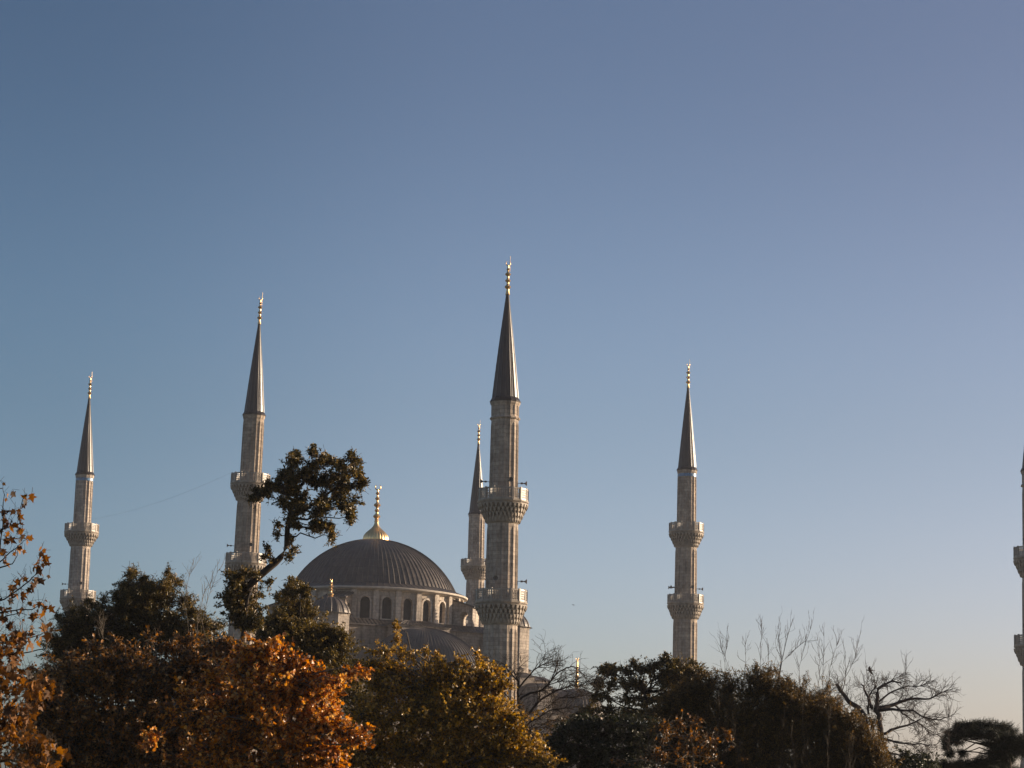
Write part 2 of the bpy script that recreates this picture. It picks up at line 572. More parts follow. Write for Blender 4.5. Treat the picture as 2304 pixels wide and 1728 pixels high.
drum = MB()
drum_frames = []
zs_w = 29.35 + E
zw = 27.0 + E
half = math.pi / NW
Wp = DR * math.tan(half)
for a in wins:
    T = Matrix.Rotation(a - math.pi / 2, 4, 'Z') @ Matrix.Translation((0, DR, 0))
    wall_with_arch(drum, Wp, zd0, zd1, .72, zw, zs_w, T)
    frame_arch(drum, .72, .76, zw, zs_w, -.55, .0, T)          # reveal
for a in wins:   # pilaster between windows: rounded shaft with a sloping lead-free top
    T = Matrix.Rotation(a + half - math.pi / 2, 4, 'Z') @ Matrix.Translation((0, DR, 0))
    drum.prism([(-.42, zd0), (.42, zd0), (.42, zd1 - .35), (.30, zd1 - .02), (-.30, zd1 - .02), (-.42, zd1 - .35)], -.3, .55, T)
drum.build('drum', M['drum'], mosque)
for a in wins:
    T = Matrix.Rotation(a - math.pi / 2, 4, 'Z') @ Matrix.Translation((0, DR, 0))
    rel = (a - cam_dir + math.pi) % (2 * math.pi) - math.pi
    if abs(rel) > math.radians(95):
        continue
    fr = MB()
    frame_arch(fr, .73, .98, zw - .02, zs_w + .02, -.05, .2, T)
    fr.box(-1.0, 1.0, -.05, .24, zw - .2, zw - .02, T)
    fo = fr.build('window', M['drum'], mosque)
    g = MB()
    g.prism(arch(.76, zw, zs_w), -.5, -.42, T)
    for x in (-.22, .22):
        g.box(x - .03, x + .03, -.42, -.38, zw, zs_w + .5, T)
    for k in range(4):
        z = zw + .55 + k * .62
        g.box(-.6, .6, -.42, -.385, z, z + .05, T)
    g.build('pane', M['glass'], fo)
# inner blind wall so that no light passes through the drum
lathe_part('drum_core', [(12.4, zd0), (12.4, zd1)], M['glass'], mosque, 52, smooth=False)
lathe_part('cornice', [(13.1, 31.0 + E), (13.75, 31.12 + E), (13.9, 31.22 + E), (14.35, 31.3 + E), (14.42, 31.5 + E), (14.35, 31.56 + E), (13.9, 31.64 + E), (12.3, 31.66 + E)], M['trim'], mosque, 104, smooth=False)

# square base under the drum with lead roof
m = MB()
for s, z0, z1 in ((14.0, 17.0 + E, 25.75 + E),):
    m.box(-s, s, -s, s, z0, z1)
m.build('base_wall', M['wall'], mosque)
m = MB()
m.add([(-14.35, -14.35, 25.75 + E), (14.35, -14.35, 25.75 + E), (14.35, 14.35, 25.75 + E), (-14.35, 14.35, 25.75 + E),
       (-14.35, -14.35, 25.9 + E), (14.35, -14.35, 25.9 + E), (14.35, 14.35, 25.9 + E), (-14.35, 14.35, 25.9 + E),
       (-12.7, -12.7, 26.85 + E), (12.7, -12.7, 26.85 + E), (12.7, 12.7, 26.85 + E), (-12.7, 12.7, 26.85 + E)],
      [(0, 3, 2, 1), (0, 1, 5, 4), (1, 2, 6, 5), (2, 3, 7, 6), (3, 0, 4, 7), (4, 5, 9, 8), (5, 6, 10, 9), (6, 7, 11, 10), (7, 4, 8, 11), (8, 9, 10, 11)])
for k in range(-23, 24):      # standing seams on the sloping lead
    x = k * .6
    for sgn in (1, -1):
        for ax in (0, 1):
            q = [(x, 14.38, 25.9 + E), (x + .09, 14.38, 25.9 + E), (x + .09, 12.9, 26.735 + E), (x, 12.9, 26.735 + E)]
            v = []
            for dz in (0, .07):
                for (px, py, pz) in q:
                    v.append((px, py * sgn, pz + dz) if ax == 0 else (py * sgn, px, pz + dz))
            m.add(v, [(0, 1, 2, 3), (4, 5, 6, 7), (0, 1, 5, 4), (1, 2, 6, 5), (2, 3, 7, 6), (3, 0, 4, 7)])
m.build('base_roof', M['lead'], mosque)

# four diagonal buttresses against the drum, with an arched passage and a sloping lead roof
for k in range(4):
    a = math.pi / 4 + k * math.pi / 2
    T = Matrix.Rotation(a, 4, 'Z')
    r0, r1, hw = 12.9, 16.4, 1.65
    zt0, zt1, zb = 30.7 + E, 29.7 + E, 25.2 + E
    ao, zsp = (15.15, 28.0 + E)
    m = MB()
    # two jambs and the top over the opening
    m.prism([(r0, zb), (14.35, zb), (14.35, 28.1 + E), (14.45, 28.5 + E), (14.75, 28.9 + E), (15.1, 29.0 + E), (15.1, zt0 - .55), (r0, zt0 - .05)], -hw, hw, T)
    m.prism([(15.1, 29.0 + E), (15.45, 28.9 + E), (15.75, 28.5 + E), (15.85, 28.1 + E), (15.85, zb), (r1, zb), (r1, zt1 - .03), (15.1, zt0 - .55)], -hw, hw, T)
    b = m.build('buttress', M['wall'], mosque)
    m = MB()
    m.prism([(r0, zt0 + .02), (r1 + .3, zt1 - .12), (r1 + .3, zt1 + .06), (r0, zt0 + .24)], -hw - .22, hw + .22, T)
    for j in range(6):
        y = -hw + j * (2 * hw) / 5
        m.prism([(r0, zt0 + .24), (r1 + .3, zt1 + .06), (r1 + .3, zt1 + .13), (r0, zt0 + .31)], y - .04, y + .04, T)
    m.build('buttress_roof', M['lead'], b)

# four weight turrets at the corners
for sx, sy in ((1, -1), (1, 1), (-1, -1), (-1, 1)):
    tx, ty = sx * 15.3, (sy * 15.5 if sy > 0 else sy * 14.0)
    T = Matrix.Translation((tx, ty, 0))
    zr = 26.95 + E
    Rt = 3.0
    m = MB()
    T8 = T
    m.lathe([(Rt, 13.5 + E), (Rt, zr - .35), (Rt + .06, zr - .33), (Rt + .12, zr - .1), (Rt + .22, zr - .05), (Rt + .22, zr)], 8, T=T8)
    t = m.build('turret', M['wall'], mosque)
    cap_dome('turret_dome', 2.85, zr, 2.4, 16, t, T=T, amp=.13, skirt=(3.3, zr - .08), rows=12, wide=.13)
    finial(t, tx, ty, zr + 2.35, 2.3, [(.14, .48), (.42, .34), (.62, .36), (.82, .26)], .2, .16, ry=1.1)

# blocks over the big arches, half domes, their drums, exedrae, stepped buttress walls
for k in range(4):
    a = k * math.pi / 2
    T = Matrix.Rotation(a, 4, 'Z')
    m = MB()
    m.box(14.0, 17.6, -4.2, 4.2, 17 + E, 25.72 + E, T)
    m.box(14.0, 17.75, -4.35, 4.35, 25.72 + E, 25.9 + E, T)
    b = m.build('arch_block', M['wall'], mosque)
    m = MB()
    x0, x1, y1, z0, z1 = 13.2, 17.95, 4.55, 25.9 + E, 26.75 + E
    P = [(x1, -y1, z0), (x1, y1, z0), (x0, y1, z0), (x0, -y1, z0), (x1 - 2.6, -2.0, z1), (x1 - 2.6, 2.0, z1), (x0, 2.0, z1), (x0, -2.0, z1)]
    m.add([T @ Vector(p) for p in P], [(0, 1, 5, 4), (1, 2, 6, 5), (3, 0, 4, 7), (4, 5, 6, 7), (3, 2, 1, 0), (2, 3, 7, 6)])
    for j in range(-7, 8):
        y = j * .6
        yt = y * 2.0 / y1
        P = [(x1 + .02, y - .05, z0), (x1 + .02, y + .05, z0), (x1 - 2.6, yt + .04, z1), (x1 - 2.6, yt - .04, z1)]
        m.add([T @ Vector((p[0], p[1], p[2] + d)) for d in (0, .07) for p in P], [(0, 1, 2, 3), (7, 6, 5, 4), (0, 4, 5, 1), (1, 5, 6, 2), (2, 6, 7, 3), (3, 7, 4, 0)])
    m.build('arch_roof', M['lead'], b)
    Ts = T @ Matrix.Translation((17.5, 0, 0))
    sdm = cap_dome('half_dome', 10.0, 17.9 + E, 7.75, 88, mosque, T=Ts, a0=-math.pi / 2, a1=math.pi / 2, amp=.12, skirt=(10.7, 17.5 + E), rows=20)
    # drum of the half dome with arched windows
    m = MB()
    nW = 9
    hs = math.pi / nW / 2
    frames = []
    for j in range(nW):
        aa = -math.pi / 2 + hs * (2 * j + 1)
        Tw = Ts @ Matrix.Rotation(aa - math.pi / 2, 4, 'Z') @ Matrix.Translation((0, 10.0, 0))
        wall_with_arch(m, 10.0 * math.tan(hs), 10.0 + E, 17.2 + E, .75, 13.6 + E, 15.8 + E, Tw)
        frame_arch(m, .75, .8, 13.6 + E, 15.8 + E, -.5, 0, Tw)
        frames.append(Tw)
    m.lathe([(10.0, 17.05 + E), (10.5, 17.2 + E), (10.75, 17.3 + E), (10.75, 17.5 + E), (9.5, 17.6 + E)], 54, -math.pi / 2, math.pi / 2, Ts, caps=False)
    hd = m.build('half_dome_drum', M['wall'], mosque)
    for Tw in frames if k != 2 else []:
        g = MB()
        g.prism(arch(.8, 13.6 + E, 15.8 + E), -.48, -.42, Tw)
        g.build('pane', M['glass'], hd)
    if k in (0, 1, 3):
        for s in (-1, 1):     # exedra half domes set diagonally against the half dome
            ex = T @ Matrix.Translation((17.5 + 9.3 * math.cos(s * .75), 9.3 * math.sin(s * .75), 0)) @ Matrix.Rotation(s * .75, 4, 'Z')
            cap_dome('exedra_dome', 4.4, 12.6 + E, 3.6, 40, mosque, T=ex, a0=-math.pi * .6, a1=math.pi * .6, amp=.07, skirt=(4.8, 12.3 + E), rows=12)
            m = MB()
            m.lathe([(4.3, 8 + E), (4.3, 12.1 + E), (4.75, 12.25 + E), (4.75, 12.4 + E)], 26, -math.pi * .6, math.pi * .6, ex, caps=False)
            m.build('exedra_wall', M['wall'], mosque)
    # stepped buttress walls running out from the turrets
    for s in (-1, 1):
        m = MB()
        y0, y1 = sorted((s * 13.6, s * 16.0))
        m.box(16.0, 18.9, y0, y1, 12 + E, 20.6 + E, T)
        m.box(18.9, 22.2, y0, y1, 12 + E, 19.3 + E, T)
        m.box(22.2, 27.5, y0, y1, 12 + E, 17.6 + E, T)
        sb = m.build('stepped_wall', M['wall'], mosque)
        m = MB()
        for xa, xb, zz in ((16.0, 19.1, 20.6), (19.1, 22.4, 19.3), (22.4, 27.7, 17.6)):
            yc = (y0 + y1) / 2
            P = [(xa, y0 - .2, zz + E + .003), (xb, y0 - .2, zz + E + .003), (xb, y1 + .2, zz + E + .003), (xa, y1 + .2, zz + E + .003), (xa, yc, zz + .75 + E), (xb - .5, yc, zz + .55 + E)]
            m.add([T @ Vector(p) for p in P], [(0, 1, 5, 4), (2, 3, 4, 5), (1, 2, 5), (0, 4, 3), (3, 2, 1, 0)])
        m.build('coping', M['lead'], sb)

# corner domes on octagonal drums
for sx, sy in ((1, 1), (1, -1), (-1, 1), (-1, -1)):
    T = Matrix.Translation((sx * 22.0, sy * 23.3, 0))
    m = MB()
    m.lathe([(4.5, 11.5 + E), (4.5, 14.0 + E), (4.8, 14.1 + E), (4.8, 14.3 + E), (4.2, 14.35 + E)], 8, T=T @ Matrix.Rotation(math.pi / 8, 4, 'Z'))
    c = m.build('corner_drum', M['wall'], mosque)
    cap_dome('corner_dome', 4.25, 14.3 + E, 3.75, 48, c, T=T, amp=.07, rows=14)
    finial(c, sx * 22.0, sy * 23.3, 17.95 + E, 4.3, [(.08, .40), (.25, .30), (.42, .34), (.58, .27), (.73, .24)], .22, .17, ry=1.2)

# prayer hall body, its roof, parapet windows
m = MB()
m.box(-30.5, 30.5, -32, 32, 0, 12.4 + E)
m.box(-30.9, 30.9, -32.4, 32.4, 12.4 + E, 12.8 + E)
m.box(-27.5, 27.5, -17.5, 17.5, 12.8 + E, 13.9 + E)
m.box(-17.5, 17.5, -28.5, 28.5, 12.8 + E, 13.88 + E)
hall = m.build('hall_wall', M['wall'], mosque)
m = MB()
for x0, x1, y0, y1, z in ((-31.1, 31.1, -32.6, 32.6, 12.8), (-27.8, 27.8, -17.8, 17.8, 13.9), (-17.8, 17.8, -28.8, 28.8, 13.885)):
    m.box(x0, x1, y0, y1, z + E + .004, z + E + .1)
m.build('hall_roof', M['lead'], mosque)
for j in range(12):
    m = MB()
    m.prism(arch(.9, 8.4 + E - 1.2, 8.4 + E + .6), -.02, .03, Matrix.Translation((30.53, -27.5 + j * 5.0, 0)) @ Matrix.Rotation(math.pi / 2, 4, 'Z'))
    m.build('window', M['glass'], hall)
for j in range(11):
    m = MB()
    m.prism(arch(.9, 8.4 + E - 1.2, 8.4 + E + .6), -.02, .03, Matrix.Translation((-25 + j * 5.0, -32.03, 0)))
    m.build('window', M['glass'], hall)
# courtyard wall (hidden low behind the trees) with its small domes
m = MB()
m.box(30.5, 103.5, -33.4, -32.2, 0, 4.2 + E)
m.box(30.5, 103.5, 32.2, 33.4, 0, 4.2 + E)
m.box(102.4, 103.6, -32.2, 32.2, 0, 4.19 + E)
m.build('courtyard_wall', M['wall'], mosque)


# ------------------------------------------------------------------ minarets
def facet(a, r, d, n=16):
    """sixteen-sided shaft: flat recessed panels between raised round ribs (d = how deep)"""
    t = (a * n / (2 * math.pi)) % 1.0
    c = math.cos(math.pi / n) / math.cos((t - .5) * 2 * math.pi / n)
    flat = r * c
    if t < .09 or t > .91:
        return flat + .035 * d + .012
    if t < .17 or t > .83:
        return flat + .01 * d
    return flat - .042 * d


TS = [0, .06, .1, .165, .19, .5, .81, .835, .9, .94]


def fluted(mb, prof, n=16, T=None):
    ang = [(i + t) / n * 2 * math.pi for i in range(n) for t in TS]
    m = len(ang)
    vs = []
    for r, z, d in prof:
        for a in ang:
            q = facet(a, r, d, n)
            vs.append((q * math.cos(a), q * math.sin(a), z))
    fs = [(i * m + j, i * m + (j + 1) % m, (i + 1) * m + (j + 1) % m, (i + 1) * m + j) for i in range(len(prof) - 1) for j in range(m)]
    fs += [tuple(range(m - 1, -1, -1)), tuple((len(prof) - 1) * m + j for j in range(m))]
    mb.add(vs, fs)


def balcony(parent, z, rs_low, rs_up, rb):
    """z = top of the rail; rs_low shaft below, rb outer radius. Stone floor, stalactite tiers below, pierced rail above"""
    zf = z - 1.25            # floor
    m = MB()
    # smooth carrying cone
    m.lathe([(rs_low - .05, zf - 2.35), (rs_low + .12, zf - 2.2), (rs_low + .2, zf - 1.7), (rb - .75, zf - .9), (rb - .35, zf - .35), (rb - .3, zf - .3), (rs_up - .1, zf - .3)], 32)
    # stalactite teeth tiers
    tiers = [(rs_low + .12, zf - 2.25, .42, .16), (rs_low + .30, zf - 1.85, .5, .2), (rs_low + (rb - rs_low) * .52, zf - 1.38, .52, .22), (rs_low + (rb - rs_low) * .78, zf - .9, .5, .22)]
    for i, (r, z0, h, dp) in enumerate(tiers):
        nt = 32
        for j in range(nt):
            a = 2 * math.pi * (j + .5 * (i % 2)) / nt
            T = Matrix.Rotation(a - math.pi / 2, 4, 'Z') @ Matrix.Translation((0, r, 0))
            wdt = math.pi * r / nt * .62
            # a hanging niche: wide top, pointed foot
            vs = [(-wdt, -.25, z0 + h), (wdt, -.25, z0 + h), (wdt, dp, z0 + h), (-wdt, dp, z0 + h),
                  (-wdt * .9, -.25, z0 + h * .45), (wdt * .9, -.25, z0 + h * .45), (wdt * .8, dp * .8, z0 + h * .5), (-wdt * .8, dp * .8, z0 + h * .5),
                  (0, -.2, z0), (0, .05, z0)]
            m.add([T @ Vector(v) for v in vs], [(0, 3, 2, 1), (0, 1, 5, 4), (1, 2, 6, 5), (2, 3, 7, 6), (3, 0, 4, 7), (4, 5, 8), (6, 7, 9), (5, 6, 9, 8), (7, 4, 8, 9)])
        m.lathe([(r - .2, z0 + h - .03), (r + dp + .02, z0 + h), (r + dp + .03, z0 + h + .07), (r - .2, z0 + h + .08)], 32)
    # floor slab with mouldings, sixteen-sided
    m.lathe([(rs_up - .1, zf - .3), (rb - .12, zf - .28), (rb - .05, zf - .18), (rb + .03, zf - .14), (rb + .06, zf), (rs_up - .1, zf + .02)], 16, 0, 2 * math.pi, Matrix.Rotation(0, 4, 'Z'))
    b = m.build('balcony', M['marble'], parent)
    # pierced rail
    m = MB()
    n = 16
    for j in range(n):
        a0, a1 = 2 * math.pi * j / n, 2 * math.pi * (j + 1) / n
        am = (a0 + a1) / 2
        Rr = rb - .08
        hw = Rr * math.sin(math.pi / n)
        T = Matrix.Rotation(am - math.pi / 2, 4, 'Z') @ Matrix.Translation((0, Rr * math.cos(math.pi / n), 0))
        m.box(-hw + .07, hw - .07, -.06, .06, zf + .02, zf + .17, T)
        m.box(-hw + .07, hw - .07, -.07, .07, z - .15, z - .01, T)
        k = 5
        for i in range(1, k):
            x = -hw + 2 * hw * i / k
            m.box(x - .035, x + .035, -.04, .04, zf + .17, z - .15, T)
        for i in range(1, 4):
            zz = zf + .17 + (z - .15 - zf - .17) * i / 4
            m.box(-hw + .07, hw - .07, -.03, .03, zz - .03, zz + .03, T)
        Tp = Matrix.Rotation(a0 - math.pi / 2, 4, 'Z') @ Matrix.Translation((0, Rr, 0))
        m.box(-.09, .09, -.09, .09, zf + .01, z + .06, Tp)
    m.build('railing', M['marble'], b)


def horn(parent, ang, r, z, tilt=0.0):
    m = MB()
    T = Matrix.Translation((r * math.cos(ang), r * math.sin(ang), z)) @ Matrix.Rotation(ang, 4, 'Z') @ Matrix.Rotation(math.pi / 2 + tilt, 4, 'Y')
    m.lathe([(.03, -.35), (.035, .0), (.1, .02), (.1, .22), (.045, .26), (.06, .4), (.12, .52), (.25, .62), (.26, .63), (.235, .625), (.1, .5), (.02, .4)], 14, T=T)
    m.build('loudspeaker', M['horn'], parent, True, 40)


def minaret(px, tilt, X, Y, hts, shafts, rb, label, court=False, tile=False, horns=(), rz=0.0, group=None):
    tip, kk, cc, r1, r2 = [h + E for h in hts]
    root = empty('minaret', (X, Y, 0), 0)
    root.rotation_euler = (0, tilt, rz)
    tag(root, label, 'minaret', group)
    lo, mi, up = shafts
    m = MB()
    fl = lambda z0, z1, ra, rc: [(ra + .04, z0, 0), (ra + .02, z0 + .35, 0), (ra, z0 + .42, 1), (rc, z1 - .75, 1), (rc, z1 - .5, .6), (rc, z1 - .3, 0), (rc, z1, 0)]
    b1 = r1 - 3.6
    b2 = r2 - 3.6
    prof = [(lo + .55, 0, 0), (lo + .5, 8, 0), (lo + .1, 10.5, 0)] + fl(10.6, b2, lo, lo - .05)
    prof += [(mi, r2 - 1.3, 0)] + fl(r2 - 1.2, b1, mi, mi - .05) + [(up, r1 - 1.3, 0)]
    if court:
        prof += fl(r1 - 1.2, cc - 1.85, up + .02, up - .03)
        prof += [(up + .1, cc - 1.8, 0), (up + .16, cc - 1.7, 0), (up + .1, cc - 1.58, 0), (up - .02, cc - 1.5, 0), (up - .02, cc - 1.3, .6), (up - .02, cc - .5, .6), (up, cc - .35, 0), (up + .12, cc - .15, 0), (up + .14, cc, 0)]
    else:
        prof += fl(r1 - 1.2, cc - .5, up + .02, up - .02)
        prof += [(up, cc - .45, 0), (up + .05, cc - .35, 0), (up + .1, cc - .1, 0), (up + .1, cc, 0)]
    fluted(m, prof)
    m.build('shaft', M['shaft'], root)
    if tile:
        t = MB()
        t.lathe([(up - .02, cc - .95), (up + .03, cc - .94), (up + .03, cc - .52), (up - .02, cc - .5)], 32)
        t.build('tile_band', M['tile'], root)
    balcony(root, r1, mi, up, rb)
    balcony(root, r2, lo, mi, rb + .08)
    # lead spire
    m = MB()
    R = up + .0
    pr = [(R + .17, cc + .02, 0), (R + .19, cc + .1, 0), (R + .06, cc + .32, 0), (R - .06, cc + .5, 1)]
    H = kk - cc
    for i in range(1, 13):
        t = i / 12
        r = (R - .06) * (1 - t) + .13 * t + .03 * math.sin(t * math.pi)
        z = cc + .5 + (H - .5) * t
        pr += [(r + .012, z - .02, 1), (r, z, 1)]
    m.lathe(pr, 192, rf=lambda a, r, d: facet(a, r, 0, 16) + (.022 * d * min(1, r) if ((a * 32 / (2 * math.pi)) % 1.0) < .1 else 0))
    m.build('spire', M['lead_spire'], root)
    h = tip - kk
    finial(root, 0, 0, kk - .1, h * .80, [(.265, .34), (.48, .29), (.70, .31), (.86, .18)], .17, .24, rod=h * .14, ry=.4)
    for (lev, aa) in horns:
        zz, rr = (r1 + .75, up) if lev == 1 else (r2 + 1.0, mi)
        horn(root, aa, rr + .35, zz)
    return root


HALL = (67.27, 63.08, 50.47, 42.6, 32.04)
COURT = (57.21, 53.25, 41.6, 32.49, 22.1)
HS = (1.78, 1.6, 1.38)
CS = (1.75, 1.62, 1.43)
right, left, front = math.radians(-90 + 100), math.radians(-90 - 78), math.radians(-90 + 18)
back = front + math.pi
MIN = {
    'A': (-67.1, 343.6, HALL, HS, 2.72, -.0115), 'B': (-34.25, 284.5, HALL, HS, 2.6, .002), 'D': (26.5, 318.4, tuple(h - .2 for h in HALL), HS, 2.58, -.003),
    'E': (-4.85, 377.5, tuple(h + .2 for h in HALL), HS, 2.62, -.011), 'C': (-.18, 222.0, COURT, CS, 2.6, -.0105), 'F': (62.55, 255.9, COURT, CS, 2.55, 0)}
LAB = {'A': 'slim stone minaret at the far left with a blue tile band under its spire',
       'B': 'stone minaret partly crossed by the leaning leafy branch, left of the main dome',
       'C': 'tallest and widest grey stone minaret, right of the main dome',
       'D': 'lone stone minaret rising from the dark bushes on the right against open sky',
       'E': 'smallest farthest minaret peeking out half hidden behind the widest one',
       'F': 'minaret cut off by the right edge, only its left side and balconies showing'}
hn = {'A': [(2, left), (2, front)], 'B': [(2, left), (2, front)], 'C': [(1, left), (1, front), (1, right), (2, front - .55), (2, right)],
      'D': [(2, left), (2, left + .3), (2, front), (2, right)], 'E': [(2, right - .3)], 'F': [(1, left + .6), (2, left + .6)]}
for k in 'ABCDEF':
    X, Y, hts, sh, rb, tl = MIN[k]
    minaret(k, tl, X, Y, hts, sh, rb, LAB[k], court=k in 'CF', tile=k in 'AD', horns=hn[k], rz=0.0, group='minarets of the mosque')

# cable slung between the two left minarets
m = MB()
pa, pb = np.array([-67.0, 343.0, 43.2 + E]), np.array([-36.6, 285.0, 43.0 + E])
pts = [pa * (1 - t) + pb * t - np.array([0, 0, .9 * 4 * t * (1 - t)]) for t in np.linspace(0, 1, 25)]
m.tube(pts, [.008] * 25, 5)
tag(m.build('cable', M['iron'], None), 'thin sagging cable strung between the two left minarets', 'cable')


# ------------------------------------------------------------------ vegetation
def norm(a):
    return a / np.maximum(np.linalg.norm(a, axis=-1, keepdims=True), 1e-9)


def leaf_mesh(name, P, D, size, shape, material, parent, droop=.3):
    """P leaf bases, D growing directions; every leaf is its own small folded blade"""
    n = len(P)
    D = norm(D + rng.normal(0, .55, (n, 3)) + np.array([0, 0, -droop]))
    U = norm(np.cross(D, rng.normal(0, 1, (n, 3))))
    W = np.cross(D, U)
    s = (size * rng.uniform(.45, 1.45, n))[:, None]
    if shape == 'oval':
        uv = [(0, 0, 0), (.38, .24, .06), (.75, .19, .05), (1, 0, -.08), (.75, -.19, .05), (.38, -.24, .06)]
        faces = [(0, 1, 2, 3), (0, 3, 4, 5)]
    elif shape == 'narrow':
        uv = [(0, 0, 0), (.4, .13, .04), (1, 0, -.08), (.4, -.13, .04)]
        faces = [(0, 1, 2), (0, 2, 3)]
    elif shape == 'needle':
        uv = [(0, .035, 0), (0, -.035, 0), (1, -.01, 0), (1, .01, 0)]
        faces = [(0, 1, 2, 3)]
    elif shape == 'round':
        uv = [(0, 0, 0), (.22, .3, .07), (.6, .36, .07), (1, .04, -.06), (.62, -.33, .06), (.2, -.3, .07)]
        faces = [(0, 1, 2, 3), (0, 3, 4, 5)]
    else:   # lobed plane / maple leaf
        uv = [(0, 0, 0), (.12, .42, .05), (.30, .26, .03), (.52, .62, -.08), (.60, .24, .02), (1.05, 0, -.14), (.60, -.24, .02), (.52, -.62, -.08), (.30, -.26, .03), (.12, -.42, .05)]
        faces = [(0, 1, 2), (0, 2, 3, 4), (0, 4, 5), (0, 5, 6), (0, 6, 7, 8), (0, 8, 9)]
    k = len(uv)
    V = np.empty((n, k, 3))
    for i, (a, b, c) in enumerate(uv):
        V[:, i] = P + D * s * a + U * s * b + W * s * c
    lens = np.tile(np.array([len(f) for f in faces]), n)
    base = np.concatenate([np.array(f) for f in faces])
    FI = (base[None, :] + (np.arange(n) * k)[:, None]).ravel()
    return np_mesh(name, V.reshape(-1, 3), lens, FI, material, parent)


def tubes_np(paths, r0, r1, sides=3):
    """paths (n,k,3) -> vertices, faces of thin tapering tubes"""
    n, k, _ = paths.shape
    d = np.gradient(paths, axis=1)
    d = norm(d)
    ref = norm(rng.normal(0, 1, (n, 1, 3)))
    u = norm(np.cross(d, ref))
    v = np.cross(d, u)
    rr = np.linspace(0, 1, k)[None, :, None]
    rad = r0[:, None, None] * (1 - rr) + r1[:, None, None] * rr
    ring = [paths + rad * (u * math.cos(2 * math.pi * j / sides) + v * math.sin(2 * math.pi * j / sides)) for j in range(sides)]
    V = np.stack(ring, axis=2).reshape(-1, 3)       # n,k,sides
    idx = []
    for i in range(k - 1):
        for j in range(sides):
            a = i * sides + j
            b = i * sides + (j + 1) % sides
            idx.append((a, b, b + sides, a + sides))
    idx = np.array(idx)
    FI = (idx[None] + (np.arange(n) * k * sides)[:, None, None]).reshape(-1, 4)
    return V, FI


def combine(name, mbs, Vs, FIs, material, parent):
    V = [np.array(mbs.v).reshape(-1, 3)] if mbs.v else []
    lens, flat = [], []
    off = 0
    if mbs.v:
        lens.append(np.array([len(f) for f in mbs.f])); flat.append(np.array([i for f in mbs.f for i in f]))
        off = len(mbs.v)
    for v, f in zip(Vs, FIs):
        V.append(v)
        lens.append(np.full(len(f), 4)); flat.append(f.ravel() + off)
        off += len(v)
    return np_mesh(name, np.concatenate(V), np.concatenate(lens), np.concatenate(flat), material, parent)


def wiggle(p0, p1, k=6, amp=.08, sag=0.0):
    p0, p1 = np.array(p0, float), np.array(p1, float)
    L = np.linalg.norm(p1 - p0)
    t = np.linspace(0, 1, k)[:, None]
    q = p0 * (1 - t) + p1 * t
    q[1:-1] += rng.normal(0, amp * L / 2, (k - 2, 3))
    q[:, 2] += (sag * L * 4 * t * (1 - t))[:, 0]
    return q


